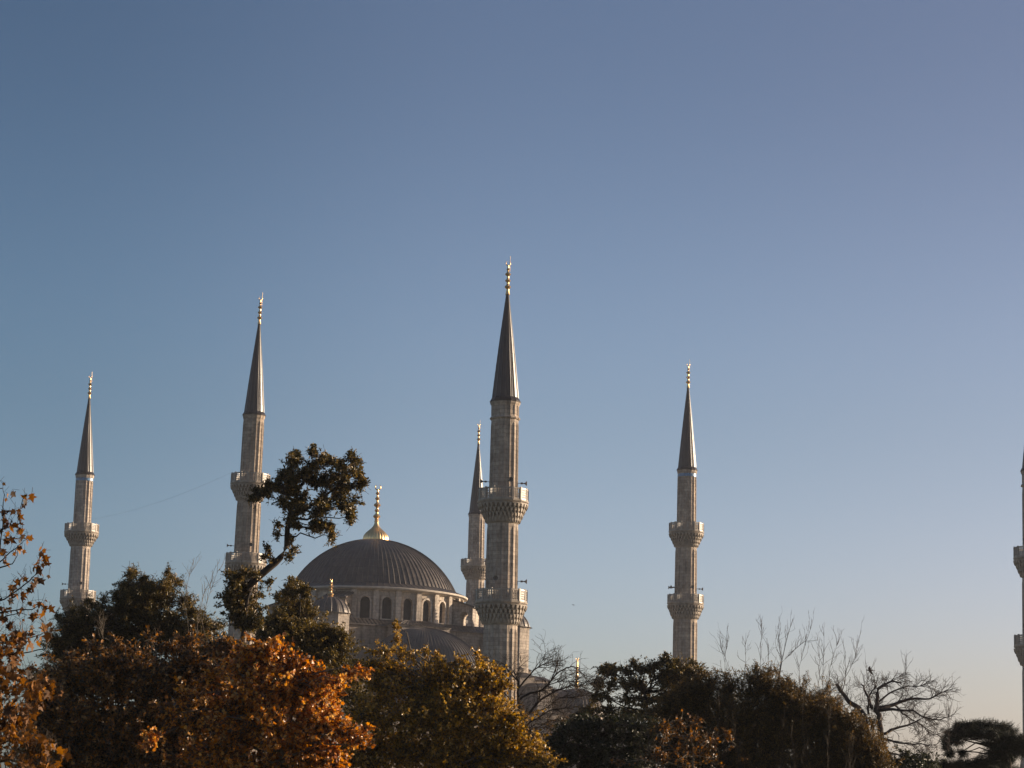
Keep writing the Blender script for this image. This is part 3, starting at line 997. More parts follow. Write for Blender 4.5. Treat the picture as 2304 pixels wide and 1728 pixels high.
def leafy_tree(name, label, cat, Y, trunk, clumps, lm, bark, leaf=.07, shape='oval', dens=1.0, depth=1.0, twig=.45, per=16, up=.35, droop=.3, tr=.12, group=None, limbs=True, branch=None, sat=2):
    """trunk: photo pixels of the trunk/leader from ground up; clumps: (x, y, rx, ry[, density[, dY]]) in photo pixels.
    Limbs run from the leader into every clump; twigs fan out of them and carry the leaves."""
    base = at(trunk[0][0], trunk[0][1], Y)
    root = empty(name, (base[0], Y, 0))
    tag(root, label, cat, group)
    org = np.array([base[0], Y, 0.0])
    pxm = Y / F
    mbx = MB()
    tp = [np.array([base[0] + .1, Y, -.1])] + [at(x, y, Y + dy) for (x, y, dy) in [(t[0], t[1], t[2] if len(t) > 2 else 0) for t in trunk]]
    # subdivide
    path = []
    for i in range(len(tp) - 1):
        path += list(wiggle(tp[i], tp[i + 1], 5, .035))[:-1]
    path.append(tp[-1])
    path = np.array(path)
    rad = [tr * (1 - .8 * i / (len(path) - 1)) for i in range(len(path))]
    mbx.tube(path - org, rad, 8)
    if branch:
        for br in branch:
            q = np.array([at(x, y, Y + dy) for x, y, dy in br[0]])
            mbx.tube(q - org, np.linspace(br[1], br[2], len(q)), 7)
            path = np.concatenate([path, q])
    nodes = path[int(len(path) * .3):] if not branch else path[2:]
    LP, LD, tw = [], [], []
    allc = []
    for c in clumps:
        allc.append((c, True))
        for _ in range(sat if (len(c) < 5 or c[4] >= .5) else 0):
            a, q = rng.uniform(0, 2 * math.pi), rng.uniform(.7, 1.15)
            dn_ = (c[4] if len(c) > 4 else 1.0)
            f = rng.uniform(.35, .65)
            allc.append(((c[0] + math.cos(a) * c[2] * q, c[1] + math.sin(a) * c[3] * q * .9, c[2] * f, c[3] * f, dn_ * .7), False))
    for c, main in allc:
        x, y, rx, ry = c[:4]
        dn = c[4] if len(c) > 4 else 1.0
        dy = c[5] if len(c) > 5 else rng.uniform(-.5, .5) * depth
        C_ = at(x, y, Y + dy)
        R = np.array([rx * pxm, max(rx, ry) * pxm * .9 * depth, ry * pxm])
        # limb into the clump
        dd = np.linalg.norm(nodes - C_, axis=1) + (nodes[:, 2] > C_[2] + .1) * 2.0
        s = nodes[dd.argmin()]
        L = np.linalg.norm(C_ - s)
        q = wiggle(s, C_ - np.array([0, 0, R[2] * .2]), 6, .1, .05)
        if L > .15 and limbs and main:
            mbx.tube(q - org, np.linspace(min(tr * .3, .012 + .014 * L), .008, 6), 5)
        vol = R[0] * R[2]
        nt = int(max(10, dens * dn * vol / (twig * leaf) * 17.0))
        # twig ends spread over the clump, starts nearer its middle
        e = rng.normal(0, .56, (nt, 3))
        e *= np.minimum(1, 1.7 / np.maximum(np.linalg.norm(e, axis=1, keepdims=True), 1e-6))
        e[: nt // 7] *= 1.45
        E_ = C_ + e * R
        st = C_ + e * R * .35 + rng.normal(0, .06, (nt, 3)) * R
        dirv = norm(E_ - st) * rng.uniform(.6, 1.2, (nt, 1)) * twig + np.array([0, 0, up * twig]) * rng.uniform(0, 1, (nt, 1))
        st = E_ - dirv
        mid = (st + E_) / 2 + rng.normal(0, .12 * twig, (nt, 3))
        P = np.stack([st, (st + mid) / 2 + rng.normal(0, .03 * twig, (nt, 3)), mid, (mid + E_) / 2, E_], axis=1)
        tw.append(P)
        t = rng.uniform(.15, 1.0, (nt, per)) ** .8
        i0 = np.clip((t * 4).astype(int), 0, 3)
        fr = t * 4 - i0
        ar = np.arange(nt)[:, None]
        pos = P[ar, i0] * (1 - fr[..., None]) + P[ar, i0 + 1] * fr[..., None]
        dr = P[ar, i0 + 1] - P[ar, i0]
        pos = pos + rng.normal(0, leaf * .25, pos.shape)
        LP.append(pos.reshape(-1, 3)); LD.append(norm(dr).reshape(-1, 3) * .7 + rng.normal(0, .4, (nt * per, 3)))
    tw = np.concatenate(tw)
    V, FI = tubes_np(tw - org, rng.uniform(.004, .007, len(tw)), np.full(len(tw), .0025))
    combine('trunk', mbx, [V], [FI], bark, root)
    P = np.concatenate(LP); D = np.concatenate(LD)
    leaf_mesh('crown', P - org, D, leaf, shape, lm, root, droop)
    return root, len(P)


def bare_tree(name, label, cat, Y, base_px, limbs, bark, twigs=(7, 5, 3), L=(1.0, .55, .28), r=(.03, .012, .006), up=.15, group=None, spread=.8):
    """limbs traced as (pixel polyline with depth offsets, r0, r1); side shoots are grown from them in three generations"""
    b = at(base_px[0], base_px[1], Y)
    root = empty(name, (b[0], Y, 0))
    tag(root, label, cat, group)
    org = np.array([b[0], Y, 0.0])
    mbx = MB()
    src = []
    if name in ('bare_sapling', 'leafless_shrub'):
        limbs = [([(base_px[0], base_px[1], 0)] + pl, r0 * .75, r1 * .75) for pl, r0, r1 in limbs]
    mbx.tube([Vector((0, 0, -.1)), Vector(at(*base_px, Y) - org)], [limbs[0][1] * 1.4, limbs[0][1]], 8)
    for pl, r0, r1 in limbs:
        q = np.array([at(x, y, Y + dy) for x, y, dy in pl]) - org
        qq = []
        for i in range(len(q) - 1):
            qq += list(wiggle(q[i], q[i + 1], 4, .02 if name == 'bare_sapling' else .05))[:-1]
        qq.append(q[-1])
        qq = np.array(qq)
        mbx.tube(qq, np.linspace(r0, r1, len(qq)), 7)
        src.append(qq)
    Vs, Fs = [], []
    cur = src
    for g in range(3):
        nxt = []
        for q in cur:
            ln = np.linalg.norm(np.diff(q, axis=0), axis=1).sum()
            n = max(1, int(round(twigs[g] * ln * rng.uniform(.7, 1.3))))
            for _ in range(n):
                t = rng.uniform(.12, 1) ** .8 * (len(q) - 1)
                i = min(int(t), len(q) - 2)
                p = q[i] * (1 - t + i) + q[i + 1] * (t - i)
                d = norm(q[i + 1] - q[i])
                s = norm(np.cross(d, rng.normal(0, 1, 3)))
                dd = norm(d * rng.uniform(.5, 1.1) + s * rng.uniform(.5, 1.1) * spread + np.array([0, 0, up * rng.uniform(-.6, 1.3)]))
                l_ = L[g] * rng.uniform(.45, 1.2)
                k = 6
                pts = [p]
                for j in range(k - 1):
                    dd = norm(dd + rng.normal(0, .16, 3) + np.array([0, 0, up * .14]))
                    pts.append(pts[-1] + dd * l_ / (k - 1))
                nxt.append(np.array(pts))
        if not nxt:
            break
        A = np.array(nxt)
        rr0 = np.full(len(A), r[g]) * rng.uniform(.7, 1.2, len(A))
        V, FI = tubes_np(A, rr0, rr0 * .45, 4 if g == 0 else 3)
        Vs.append(V); Fs.append(FI)
        cur = nxt
    combine('trunk', mbx, Vs, Fs, bark, root)
    return root


def c6(X, Y_): return 500 + X / 3.95, 960 + Y_ / 3.95
def c1(X, Y_): return X / 2.278, 1000 + Y_ / 2.278
def c7(X, Y_): return 1150 + X / 3.687, 1380 + Y_ / 3.687
def c8(X, Y_): return 1700 + X / 3.662, 1380 + Y_ / 3.662
def cl(fn, sc, lst): return [(*fn(a[0], a[1]), a[2] / sc, a[3] / sc, *a[4:]) for a in lst]


LEAF_DARK = leaf_mat('dark_evergreen_leaves', [(.017, .015, .006), (.045, .037, .010), (.11, .077, .018), (.27, .18, .07)], .3, .4, .4)
LEAF_OLIVE = leaf_mat('olive_leaves', [(.026, .020, .007), (.075, .056, .014), (.14, .10, .024), (.27, .18, .06)], .3, .4, .4)
LEAF_YELLOW = leaf_mat('yellow_green_leaves', [(.034, .023, .007), (.11, .070, .010), (.27, .155, .013), (.45, .24, .022), (.52, .36, .14)], .34, .38, .5)
LEAF_ORANGE = leaf_mat('orange_leaves', [(.03, .016, .006), (.12, .042, .008), (.38, .115, .007), (.66, .25, .012), (.66, .42, .17)], .34, .38, .5)  # orange foliage; first stops near black to paint gaps of shade
LEAF_RUST = leaf_mat('rusty_brown_leaves', [(.016, .012, .005), (.045, .026, .008), (.12, .052, .010), (.32, .125, .013), (.48, .29, .12)], .3, .38, .5)  # rusty foliage, with shadow among the leaves put into the darkest stops
LEAF_PLANE = leaf_mat('dry_plane_leaves', [(.025, .013, .007), (.08, .036, .011), (.20, .08, .015), (.32, .14, .03)], .28, .6, .25)
LEAF_CEDAR = leaf_mat('cedar_needles', [(.010, .014, .010), (.018, .022, .014), (.028, .028, .018)], .1, .6, .2)
LEAF_BLACK = leaf_mat('deep_green_leaves', [(.014, .017, .008), (.026, .030, .012), (.05, .048, .018)], .2, .45, .4)

counts = []
# leaning-branch evergreen
r, n = leafy_tree('leaning_tree', 'dark tree with a bare bough leaning right and a leafy crown beside the dome finial', 'tree', 56,
    [(530, 1728), (540, 1500), (552, 1380), (566, 1312)],
    cl(c6, 3.95, [(620, 300, 45, 75, .8), (630, 250, 35, 35, .6), (800, 220, 28, 60, .8), (800, 320, 50, 50), (950, 290, 90, 50), (1160, 270, 50, 50, .8), (1060, 350, 90, 55), (1200, 400, 55, 60),
      (1250, 500, 42, 65, .8), (540, 420, 55, 45), (640, 450, 100, 70), (480, 520, 70, 55), (370, 570, 60, 32), (300, 625, 35, 25), (780, 450, 90, 80), (900, 470, 100, 80),
      (1040, 450, 75, 65), (1080, 560, 75, 65), (600, 560, 100, 80), (710, 640, 60, 55), (900, 640, 90, 75), (1080, 680, 85, 75), (560, 680, 80, 60), (700, 730, 55, 50), (850, 740, 85, 65),
      (1130, 780, 42, 75), (870, 860, 75, 65), (950, 890, 35, 45), (820, 900, 30, 40), (975, 970, 14, 20, .6), (495, 860, 30, 50, .49), (660, 880, 36, 32, .49), (600, 830, 55, 35), (490, 950, 26, 40, .4),
      (605, 980, 24, 45, .25), (640, 1090, 40, 45, .3), (590, 1140, 34, 26, .3), (400, 1080, 36, 50, .28), (380, 1150, 36, 34, .35), (450, 1180, 40, 24, .35), (420, 1370, 25, 25, .3),
      (1190, 650, 60, 60, .25), (180, 1420, 110, 90), (110, 1370, 70, 60, .8), (60, 1300, 40, 40, .3), (250, 1300, 50, 50, .8), (100, 1530, 120, 80), (220, 1580, 110, 80), (330, 1480, 50, 70, .45), (340, 1620, 50, 60, .4), (40, 1460, 50, 60, .4), (150, 1680, 130, 80), (260, 1720, 110, 70)]),
    LEAF_DARK, M['bark'], leaf=.068, shape='oval', dens=1.45, twig=.34, per=18, tr=.13, depth=.9, sat=2,
    branch=[([(560, 1330, 0), (566, 1312, 0), (601, 1281.5, 0), (620, 1266, .05), (632, 1254, .1), (645.6, 1228, .1), (646, 1206, .1), (647, 1188, .1), (652, 1160, .1), (662, 1130, .1), (668, 1105, 0)], .105, .05),
            ([(652, 1165, .1), (680, 1150, .2), (712, 1130, .2), (745, 1105, .2), (775, 1085, .1), (800, 1065, 0)], .05, .02),
            ([(662, 1130, .1), (640, 1110, -.1), (610, 1098, -.2), (580, 1112, -.2)], .045, .02),
            ([(668, 1105, 0), (690, 1075, 0), (702, 1045, 0), (703, 1015, 0)], .045, .01)])
counts.append(n)
r, n = leafy_tree('evergreen_tree', 'dark green bushy tree standing right in front of the left side of the dome', 'tree', 62,
    [(700, 1728), (700, 1560), (695, 1450)],
    [(652, 1310, 8, 14, .6), (640, 1345, 14, 16, .6), (655, 1330, 16, 18), (625, 1338, 14, 16, .4), (680, 1328, 14, 18), (655, 1375, 36, 26), (685, 1370, 22, 22), (635, 1400, 40, 28), (680, 1410, 40, 28), (725, 1425, 28, 20, .8),
     (600, 1420, 26, 30, .8), (770, 1440, 18, 18, .5), (650, 1440, 55, 35), (720, 1445, 45, 32), (765, 1450, 32, 30, .8), (620, 1480, 50, 35), (690, 1485, 60, 35), (760, 1490, 40, 28, .8), (800, 1530, 30, 30, .4), (760, 1560, 50, 40, .7), (820, 1600, 40, 40, .6)],
    LEAF_OLIVE, M['bark'], leaf=.062, shape='oval', dens=1.4, sat=3, twig=.34, per=16, tr=.13, depth=.9)
counts.append(n)
r, n = leafy_tree('oleander_tree', 'rounded dark evergreen tree with loose feathery tips between the two left minarets', 'tree', 60,
    [(330, 1728), (325, 1560), (318, 1420)],
    cl(c1, 2.278, [(690, 660, 22, 30, .6), (640, 720, 50, 45), (740, 720, 75, 50), (860, 650, 14, 40, .4), (860, 710, 45, 45, .5), (920, 700, 30, 40, .35), (800, 790, 95, 60), (620, 800, 60, 45), (530, 790, 35, 40, .4), (940, 800, 60, 50, .45),
      (700, 860, 120, 55), (880, 870, 90, 50, .7), (1010, 900, 60, 50, .4), (560, 880, 90, 60), (440, 890, 80, 60, .9), (480, 820, 40, 40, .5), (960, 790, 45, 45, .4), (1000, 850, 60, 45, .45), (1050, 920, 60, 50, .5), (370, 850, 45, 50, .45), (990, 960, 90, 60, .8), (880, 950, 110, 60, .8), (780, 960, 120, 70), (330, 1000, 80, 60, .8), (1080, 1040, 60, 50, .6), (840, 740, 60, 50, .8), (760, 800, 100, 70), (320, 900, 28, 55, .5), (395, 950, 80, 60), (650, 960, 150, 60, .9), (500, 1000, 120, 60), (760, 1040, 60, 50, .6), (380, 1040, 110, 60), (620, 1060, 130, 60), (980, 980, 90, 50, .6), (1080, 960, 60, 60, .5), (350, 1140, 120, 60), (560, 1160, 150, 60), (760, 1150, 150, 60), (200, 1230, 100, 60), (980, 1060, 110, 60, .7)]),
    LEAF_DARK, M['bark'], leaf=.085, shape='narrow', dens=1.7, twig=.42, per=26, tr=.11, depth=.9, up=.6, sat=3)
counts.append(n)
r, n = leafy_tree('brown_tree', 'rust brown leaved tree filling the lower left foreground below the dark evergreen', 'tree', 46,
    [(330, 1728), (330, 1640), (335, 1560)],
    [(90, 1540, 45, 36, .7), (110, 1600, 50, 40, .8), (80, 1670, 50, 40, .6), (205, 1455, 26, 26, .4), (165, 1470, 20, 22, .35), (262, 1442, 22, 26, .3), (300, 1468, 34, 26, .4), (378, 1452, 30, 28, .4), (425, 1440, 30, 30, .4), (345, 1430, 14, 20, .25), (180, 1500, 50, 30, .8), (250, 1505, 60, 30), (320, 1505, 55, 28, .7), (430, 1490, 45, 30, .7), (480, 1455, 32, 26, .4), (520, 1465, 40, 32, .7), (150, 1545, 60, 45), (240, 1540, 75, 45), (340, 1540, 80, 42), (440, 1530, 75, 45),
     (510, 1530, 50, 45), (150, 1630, 75, 50), (250, 1620, 90, 50), (370, 1620, 90, 55), (470, 1610, 70, 50), (140, 1710, 90, 50), (260, 1705, 100, 50), (390, 1700, 100, 50), (485, 1690, 60, 50)],
    LEAF_RUST, M['bark_pale'], leaf=.064, shape='round', dens=1.3, sat=3, twig=.4, per=16, tr=.1, depth=1.0)
counts.append(n)
r, n = leafy_tree('maple_tree', 'bright orange autumn tree in the lower left foreground, the most vivid foliage', 'tree', 43,
    [(640, 1728), (625, 1650), (615, 1560)],
    [(420, 1560, 34, 26, .4), (380, 1610, 34, 28, .4), (450, 1620, 40, 30, .49), (340, 1660, 36, 28, .35), (430, 1690, 44, 30, .49), (470, 1530, 34, 26, .4), (600, 1462, 34, 26, .9), (560, 1490, 42, 34), (640, 1490, 48, 34), (690, 1525, 40, 34), (590, 1545, 65, 42), (530, 1590, 55, 50), (660, 1580, 62, 42), (735, 1570, 28, 22), (765, 1530, 26, 9, .9), (800, 1512, 22, 7, .8), (722, 1545, 22, 15),
     (630, 1640, 75, 46), (720, 1630, 52, 32), (775, 1640, 40, 20), (812, 1662, 22, 11), (550, 1670, 65, 44), (690, 1690, 66, 36), (500, 1705, 50, 34), (755, 1712, 34, 14), (620, 1720, 70, 30)],
    LEAF_ORANGE, M['bark_pale'], leaf=.072, shape='round', dens=1.2, sat=3, twig=.36, per=15, tr=.09, depth=1.0)
counts.append(n)
r, n = leafy_tree('yellow_tree', 'yellow green turning tree in the middle foreground below the half dome', 'tree', 50,
    [(1010, 1728), (1000, 1650), (985, 1560)],
    [(892, 1405, 7, 16, .45), (893, 1435, 13, 18, .49), (872, 1466, 20, 16, .49), (905, 1470, 20, 18, .45), (845, 1495, 34, 20, .6), (890, 1508, 34, 26, .7), (958, 1462, 9, 20, .4), (930, 1475, 16, 22, .35), (985, 1478, 14, 20, .35), (1030, 1485, 14, 18, .35), (850, 1462, 20, 18, .35), (820, 1500, 24, 22, .35), (965, 1505, 24, 24, .6), (1005, 1520, 32, 24, .7), (1050, 1510, 30, 24, .7), (1085, 1495, 20, 20, .45), (1075, 1472, 8, 14, .3),
     (860, 1545, 40, 26, .8), (930, 1545, 50, 36), (1000, 1555, 60, 40), (1070, 1545, 52, 42), (1120, 1550, 26, 26, .4), (815, 1600, 32, 40, .5), (930, 1610, 70, 45), (1020, 1630, 75, 50), (1100, 1620, 58, 46), (1150, 1640, 40, 34, .8),
     (850, 1680, 60, 44), (930, 1690, 80, 46), (1040, 1700, 90, 44), (1130, 1695, 70, 44), (1195, 1690, 40, 34), (1215, 1720, 40, 20), (800, 1700, 50, 36, .8)],
    LEAF_YELLOW, M['bark_pale'], leaf=.06, shape='round', dens=1.25, sat=3, twig=.36, per=14, tr=.1, depth=1.0)
counts.append(n)
r, n = leafy_tree('evergreen_tree', 'dark evergreen tree with sky gaps in front of the lone right minaret', 'tree', 66,
    [(1470, 1728), (1465, 1640), (1450, 1560)],
    cl(c7, 3.687, [(800, 440, 50, 32, .8), (760, 480, 40, 35, .6), (850, 490, 45, 40, .8), (960, 470, 60, 42), (1010, 400, 14, 26, .4), (1080, 450, 80, 45), (1190, 430, 80, 50), (1270, 370, 32, 36, .5), (1330, 400, 50, 40), (1250, 520, 110, 70),
      (720, 590, 42, 45, .8), (700, 680, 45, 45, .8), (830, 580, 50, 50, .7), (800, 690, 70, 40, .7), (950, 590, 60, 60, .8), (1080, 590, 80, 70), (960, 720, 70, 45, .8), (1130, 710, 90, 70), (1450, 470, 130, 70), (1400, 560, 130, 80), (1580, 500, 80, 60), (1290, 680, 110, 90),
      (650, 800, 60, 45), (800, 810, 90, 55), (980, 820, 110, 60), (1180, 830, 120, 70), (560, 850, 70, 50), (1400, 720, 120, 90), (1560, 640, 100, 90)]),
    LEAF_DARK, M['bark'], leaf=.066, shape='oval', dens=1.2, twig=.36, per=17, tr=.14, depth=.9)
counts.append(n)
r, n = leafy_tree('shrub', 'very dark green shrub at the bottom between the yellow tree and the brown thicket', 'shrub', 56,
    [(1340, 1728), (1345, 1690), (1350, 1640)],
    cl(c7, 3.687, [(330, 1090, 60, 60), (300, 1180, 70, 60), (240, 1240, 70, 50), (400, 1000, 70, 60), (560, 900, 110, 60), (700, 900, 120, 60), (880, 900, 130, 60), (1050, 920, 130, 70), (460, 980, 90, 60), (600, 1000, 130, 70), (780, 1010, 140, 80), (980, 1030, 140, 80), (1150, 1000, 110, 90), (420, 1080, 80, 60), (560, 1120, 130, 80), (740, 1140, 140, 80),
      (940, 1150, 140, 80), (1120, 1150, 110, 80), (440, 1210, 110, 70), (620, 1240, 140, 60), (850, 1250, 150, 60), (1060, 1250, 140, 60)]),
    LEAF_BLACK, M['bark'], leaf=.07, shape='oval', dens=1.0, twig=.34, per=14, tr=.08, depth=1.0)
counts.append(n)
top = [(1520, 1545), (1560, 1525), (1600, 1512), (1645, 1520), (1690, 1508), (1722, 1500), (1760, 1525), (1800, 1530), (1850, 1545), (1875, 1575), (1915, 1600), (1950, 1622), (1975, 1665), (1985, 1700)]
cls = []
for _ in range(150):
    x = rng.uniform(1500, 1985)
    yt = np.interp(x, [t[0] for t in top], [t[1] for t in top])
    y = rng.uniform(yt + 20, 1760)
    cls.append((x, y, 30, 24, .8))
for i, (x, y) in enumerate(top):
    cls.append((x, y + 16, 30, 24, .75))
    cls.append((x + 12, y - 2, 9, 18, .4))
    yy = y + 52
    while yy < 1735:
        cls.append((x + rng.uniform(-12, 12) - 6, yy, 40, 32, .9))
        yy += 40
r, n = leafy_tree('thicket', 'olive and brown thicket of upright stems filling the lower right foreground', 'shrub', 50,
    [(1700, 1728), (1700, 1690), (1705, 1640)], cls,
    leaf_mat('thicket_leaves', [(.022, .017, .008), (.065, .045, .014), (.12, .075, .02), (.25, .145, .05)], .3, .4, .4), M['bark'], leaf=.055, shape='narrow', dens=.85, twig=.36, per=20, tr=.06, depth=1.0, up=.9, limbs=False)
counts.append(n)
r, n = leafy_tree('shrub', 'orange brown shrub low at the bottom between the dark shrub and the thicket', 'shrub', 46,
    [(1560, 1728), (1560, 1700), (1560, 1680)],
    [(1530, 1625, 18, 18, .45), (1560, 1620, 16, 16, .35), (1545, 1655, 30, 20, .4), (1590, 1670, 30, 22, .5), (1480, 1690, 26, 20, .4), (1530, 1700, 50, 26, .6), (1600, 1705, 50, 26, .6), (1400, 1712, 26, 14, .4), (1640, 1650, 20, 20, .3), (1495, 1640, 8, 10, .6)],
    leaf_mat('russet_leaves', [(.02, .014, .007), (.05, .03, .01), (.13, .058, .014), (.32, .13, .02)], .3, .4, .4), M['bark_pale'], leaf=.055, shape='round', dens=.32, twig=.34, per=12, tr=.04, depth=1.0)
counts.append(n)

r, n = leafy_tree('shrub', 'brown half bare bush under the crooked leafless boughs, right of the yellow tree', 'shrub', 57,
    [(1185, 1728), (1180, 1690), (1175, 1650)],
    [(1130, 1590, 26, 30, .35), (1170, 1610, 30, 30, .4), (1150, 1650, 36, 30, .6), (1200, 1650, 30, 26, .5), (1235, 1630, 24, 22, .3), (1270, 1620, 24, 18, .35), (1220, 1690, 36, 30, .8), (1170, 1700, 40, 30, .8), (1255, 1665, 26, 24, .5)],
    leaf_mat('brown_half_bare_leaves', [(.018, .013, .007), (.04, .028, .012), (.09, .055, .02), (.22, .12, .045)], .25, .4, .4), M['bark'], leaf=.06, shape='oval', dens=.8, twig=.4, per=9, tr=.05, depth=1.0, up=.5)
# bare shoots standing out of the thicket
lim = [([(1715, 1700, 0), (1745, 1560, 0), (1759, 1487, 0), (1770, 1440, 0), (1784, 1392, 0)], .022, .005), ([(1759, 1487, 0), (1752, 1445, 0), (1750, 1408, 0)], .011, .004),
       ([(1759, 1490, 0), (1790, 1460, .1), (1815, 1440, .1), (1825, 1412, .1)], .012, .004), ([(1710, 1540, 0), (1711, 1470, 0), (1713, 1410, 0)], .009, .003),
       ([(1850, 1560, 0), (1853, 1480, 0), (1854, 1420, 0)], .010, .003), ([(1860, 1560, 0), (1868, 1500, .1), (1886, 1440, .1)], .009, .003), ([(1840, 1560, 0), (1845, 1500, .1), (1842, 1450, .1)], .009, .003),
       ([(1880, 1640, 0), (1895, 1560, 0), (1903, 1520, 0), (1898, 1450, 0)], .012, .004), ([(1903, 1522, 0), (1925, 1480, .1), (1933, 1430, .1)], .010, .003),
       ([(1630, 1540, 0), (1632, 1470, 0), (1640, 1430, 0)], .009, .003), ([(1632, 1480, 0), (1620, 1450, 0)], .006, .003), ([(1675, 1530, 0), (1678, 1480, 0), (1676, 1450, 0)], .008, .003),
       ([(1730, 1540, 0), (1728, 1480, 0), (1730, 1450, 0)], .008, .003), ([(1800, 1560, 0), (1798, 1500, 0), (1812, 1450, 0)], .008, .003), ([(1925, 1620, 0), (1950, 1550, 0), (1951, 1500, 0)], .007, .003), ([(2037, 1640, 0), (2038, 1560, 0), (2037, 1490, 0)], .007, .003), ([(2135, 1700, 0), (2136, 1640, 0), (2135, 1600, 0)], .006, .003)]
bare_tree('bare_sapling', 'thin leafless shoots sticking up out of the thicket into the sky', 'tree', 51, (1715, 1700), lim, M['bark_grey'], twigs=(5, 2, 0), L=(.38, .18, .1), r=(.0045, .0032, .003), up=.9, spread=.5)
# pale stems seen inside the thicket
lim = []
for i in range(18):
    x = rng.uniform(1380, 1960)
    yb = 1740
    lean = rng.uniform(-.25, .18)
    h = rng.uniform(60, 190) if x > 1500 else rng.uniform(60, 130)
    yt = yb - h
    lim.append(([(x, yb, -.9), (x + lean * h * .5 + rng.uniform(-4, 4), yb - h * .5, -1.0 + rng.uniform(-.2, .2)), (x + lean * h, yt, -1.1)], .006, .003))
bare_tree('leafless_shrub', 'pale leafless stems standing in front of the thicket leaves', 'shrub', 49.6, (1700, 1800), lim, plain('brown_twig_bark', (.075, .055, .038), .8, 0, 8, .4, .2), twigs=(2.2, 1.5, 0), L=(.4, .2, .1), r=(.005, .0035, .003), up=.7, spread=.6)

# leafless pollarded tree on the right
def l8(pl, r0, r1): return ([(*c8(x, y), d) for x, y, d in pl], r0, r1)
lim = [l8([(1010, 1250, 0), (1035, 1100, 0), (1030, 1000, 0), (1020, 840, 0), (990, 790, 0), (1000, 720, 0), (1012, 620, 0), (1060, 590, .1), (1130, 558, .2), (1200, 575, .2)], .11, .015),
       l8([(960, 1200, 0), (905, 950, 0), (900, 860, 0), (850, 780, 0), (770, 730, -.1), (720, 660, -.1), (665, 580, -.1)], .10, .045),
       l8([(990, 795, 0), (1100, 765, .2), (1170, 740, .3), (1250, 710, .4), (1330, 700, .4), (1430, 705, .4), (1520, 660, .4), (1585, 635, .4)], .065, .008),
       l8([(1020, 800, 0), (1130, 790, -.2), (1300, 800, -.3), (1400, 860, -.4), (1580, 890, -.5)], .05, .008),
       l8([(1035, 1000, 0), (1150, 950, .3), (1260, 920, .5), (1340, 880, .6), (1420, 850, .6)], .045, .008),
       l8([(1030, 1030, 0), (1150, 1060, -.3), (1300, 1080, -.5), (1480, 1090, -.6)], .04, .008),
       l8([(960, 780, 0), (940, 720, .3), (900, 640, .4), (885, 590, .4)], .05, .02), l8([(935, 860, 0), (960, 900, .1), (965, 960, .1)], .05, .05),
       l8([(930, 830, 0), (925, 700, -.3), (960, 640, -.4), (1000, 600, -.4)], .035, .012), l8([(900, 860, 0), (780, 830, -.3), (700, 790, -.4), (640, 740, -.4), (600, 640, -.4)], .035, .008),
       l8([(1000, 740, 0), (1100, 660, .3), (1250, 600, .4), (1350, 600, .4), (1400, 580, .4)], .03, .006), l8([(1030, 1050, 0), (1100, 1150, .3), (1250, 1180, .4), (1400, 1190, .4)], .035, .008),
       l8([(1150, 760, .3), (1250, 850, .4), (1380, 930, .5), (1500, 1000, .5)], .025, .006)]
bare_tree('bare_tree', 'leafless dark tree with a wide net of twigs at the lower right', 'tree', 62, c8(1010, 1250), lim, M['bark_grey'], twigs=(14, 12, 6), L=(.46, .28, .15), r=(.010, .006, .0042), up=-.03, spread=.9)
# leafless tree in the middle
def l7(pl, r0, r1): return ([(*c7(x, y), d) for x, y, d in pl], r0, r1)
lim = [l7([(45, 1100, 0), (130, 980, .3), (300, 900, .4), (460, 860, .5)], .03, .008), l7([(50, 1000, 0), (160, 900, -.3), (330, 800, -.4), (520, 790, -.4)], .03, .008), l7([(50, 900, 0), (20, 760, .2), (-70, 640, .3), (-130, 560, .3)], .03, .008), l7([(40, 1300, 0), (60, 1050, 0), (90, 900, 0), (230, 730, 0), (370, 640, .2), (500, 600, .3), (620, 600, .4)], 0.054, 0.008),
       l7([(90, 900, 0), (60, 700, 0), (60, 560, 0), (20, 480, 0)], 0.042, 0.014), l7([(60, 720, 0), (160, 660, .2), (260, 640, .2), (330, 560, .3), (380, 500, .3), (460, 450, .3), (520, 440, .3), (600, 510, .3), (650, 560, .3)], 0.033, 0.006),
       l7([(60, 620, 0), (130, 540, -.2), (190, 470, -.2), (250, 430, -.2), (310, 405, -.2)], 0.027, 0.007), l7([(330, 560, .3), (370, 470, .3), (395, 395, .3)], 0.018, 0.008), l7([(230, 730, 0), (240, 640, -.3), (300, 600, -.4), (420, 560, -.4), (560, 570, -.5), (690, 590, -.5)], 0.021, 0.005),
       l7([(60, 560, 0), (-20, 480, .2), (-60, 420, .2), (-140, 420, .2)], 0.024, 0.007), l7([(150, 830, 0), (260, 800, .3), (400, 700, .4), (520, 700, .5)], 0.018, 0.006), l7([(240, 430, -.2), (270, 370, -.2), (290, 320, -.2)], 0.008, 0.003)]
bare_tree('bare_tree', 'leafless tree with crooked bare boughs in front of the widest minaret base', 'tree', 58, c7(40, 1300), lim, M['bark'], twigs=(13, 9, 3.5), L=(.55, .3, .16), r=(.008, .0055, .004), up=.03, spread=.9)
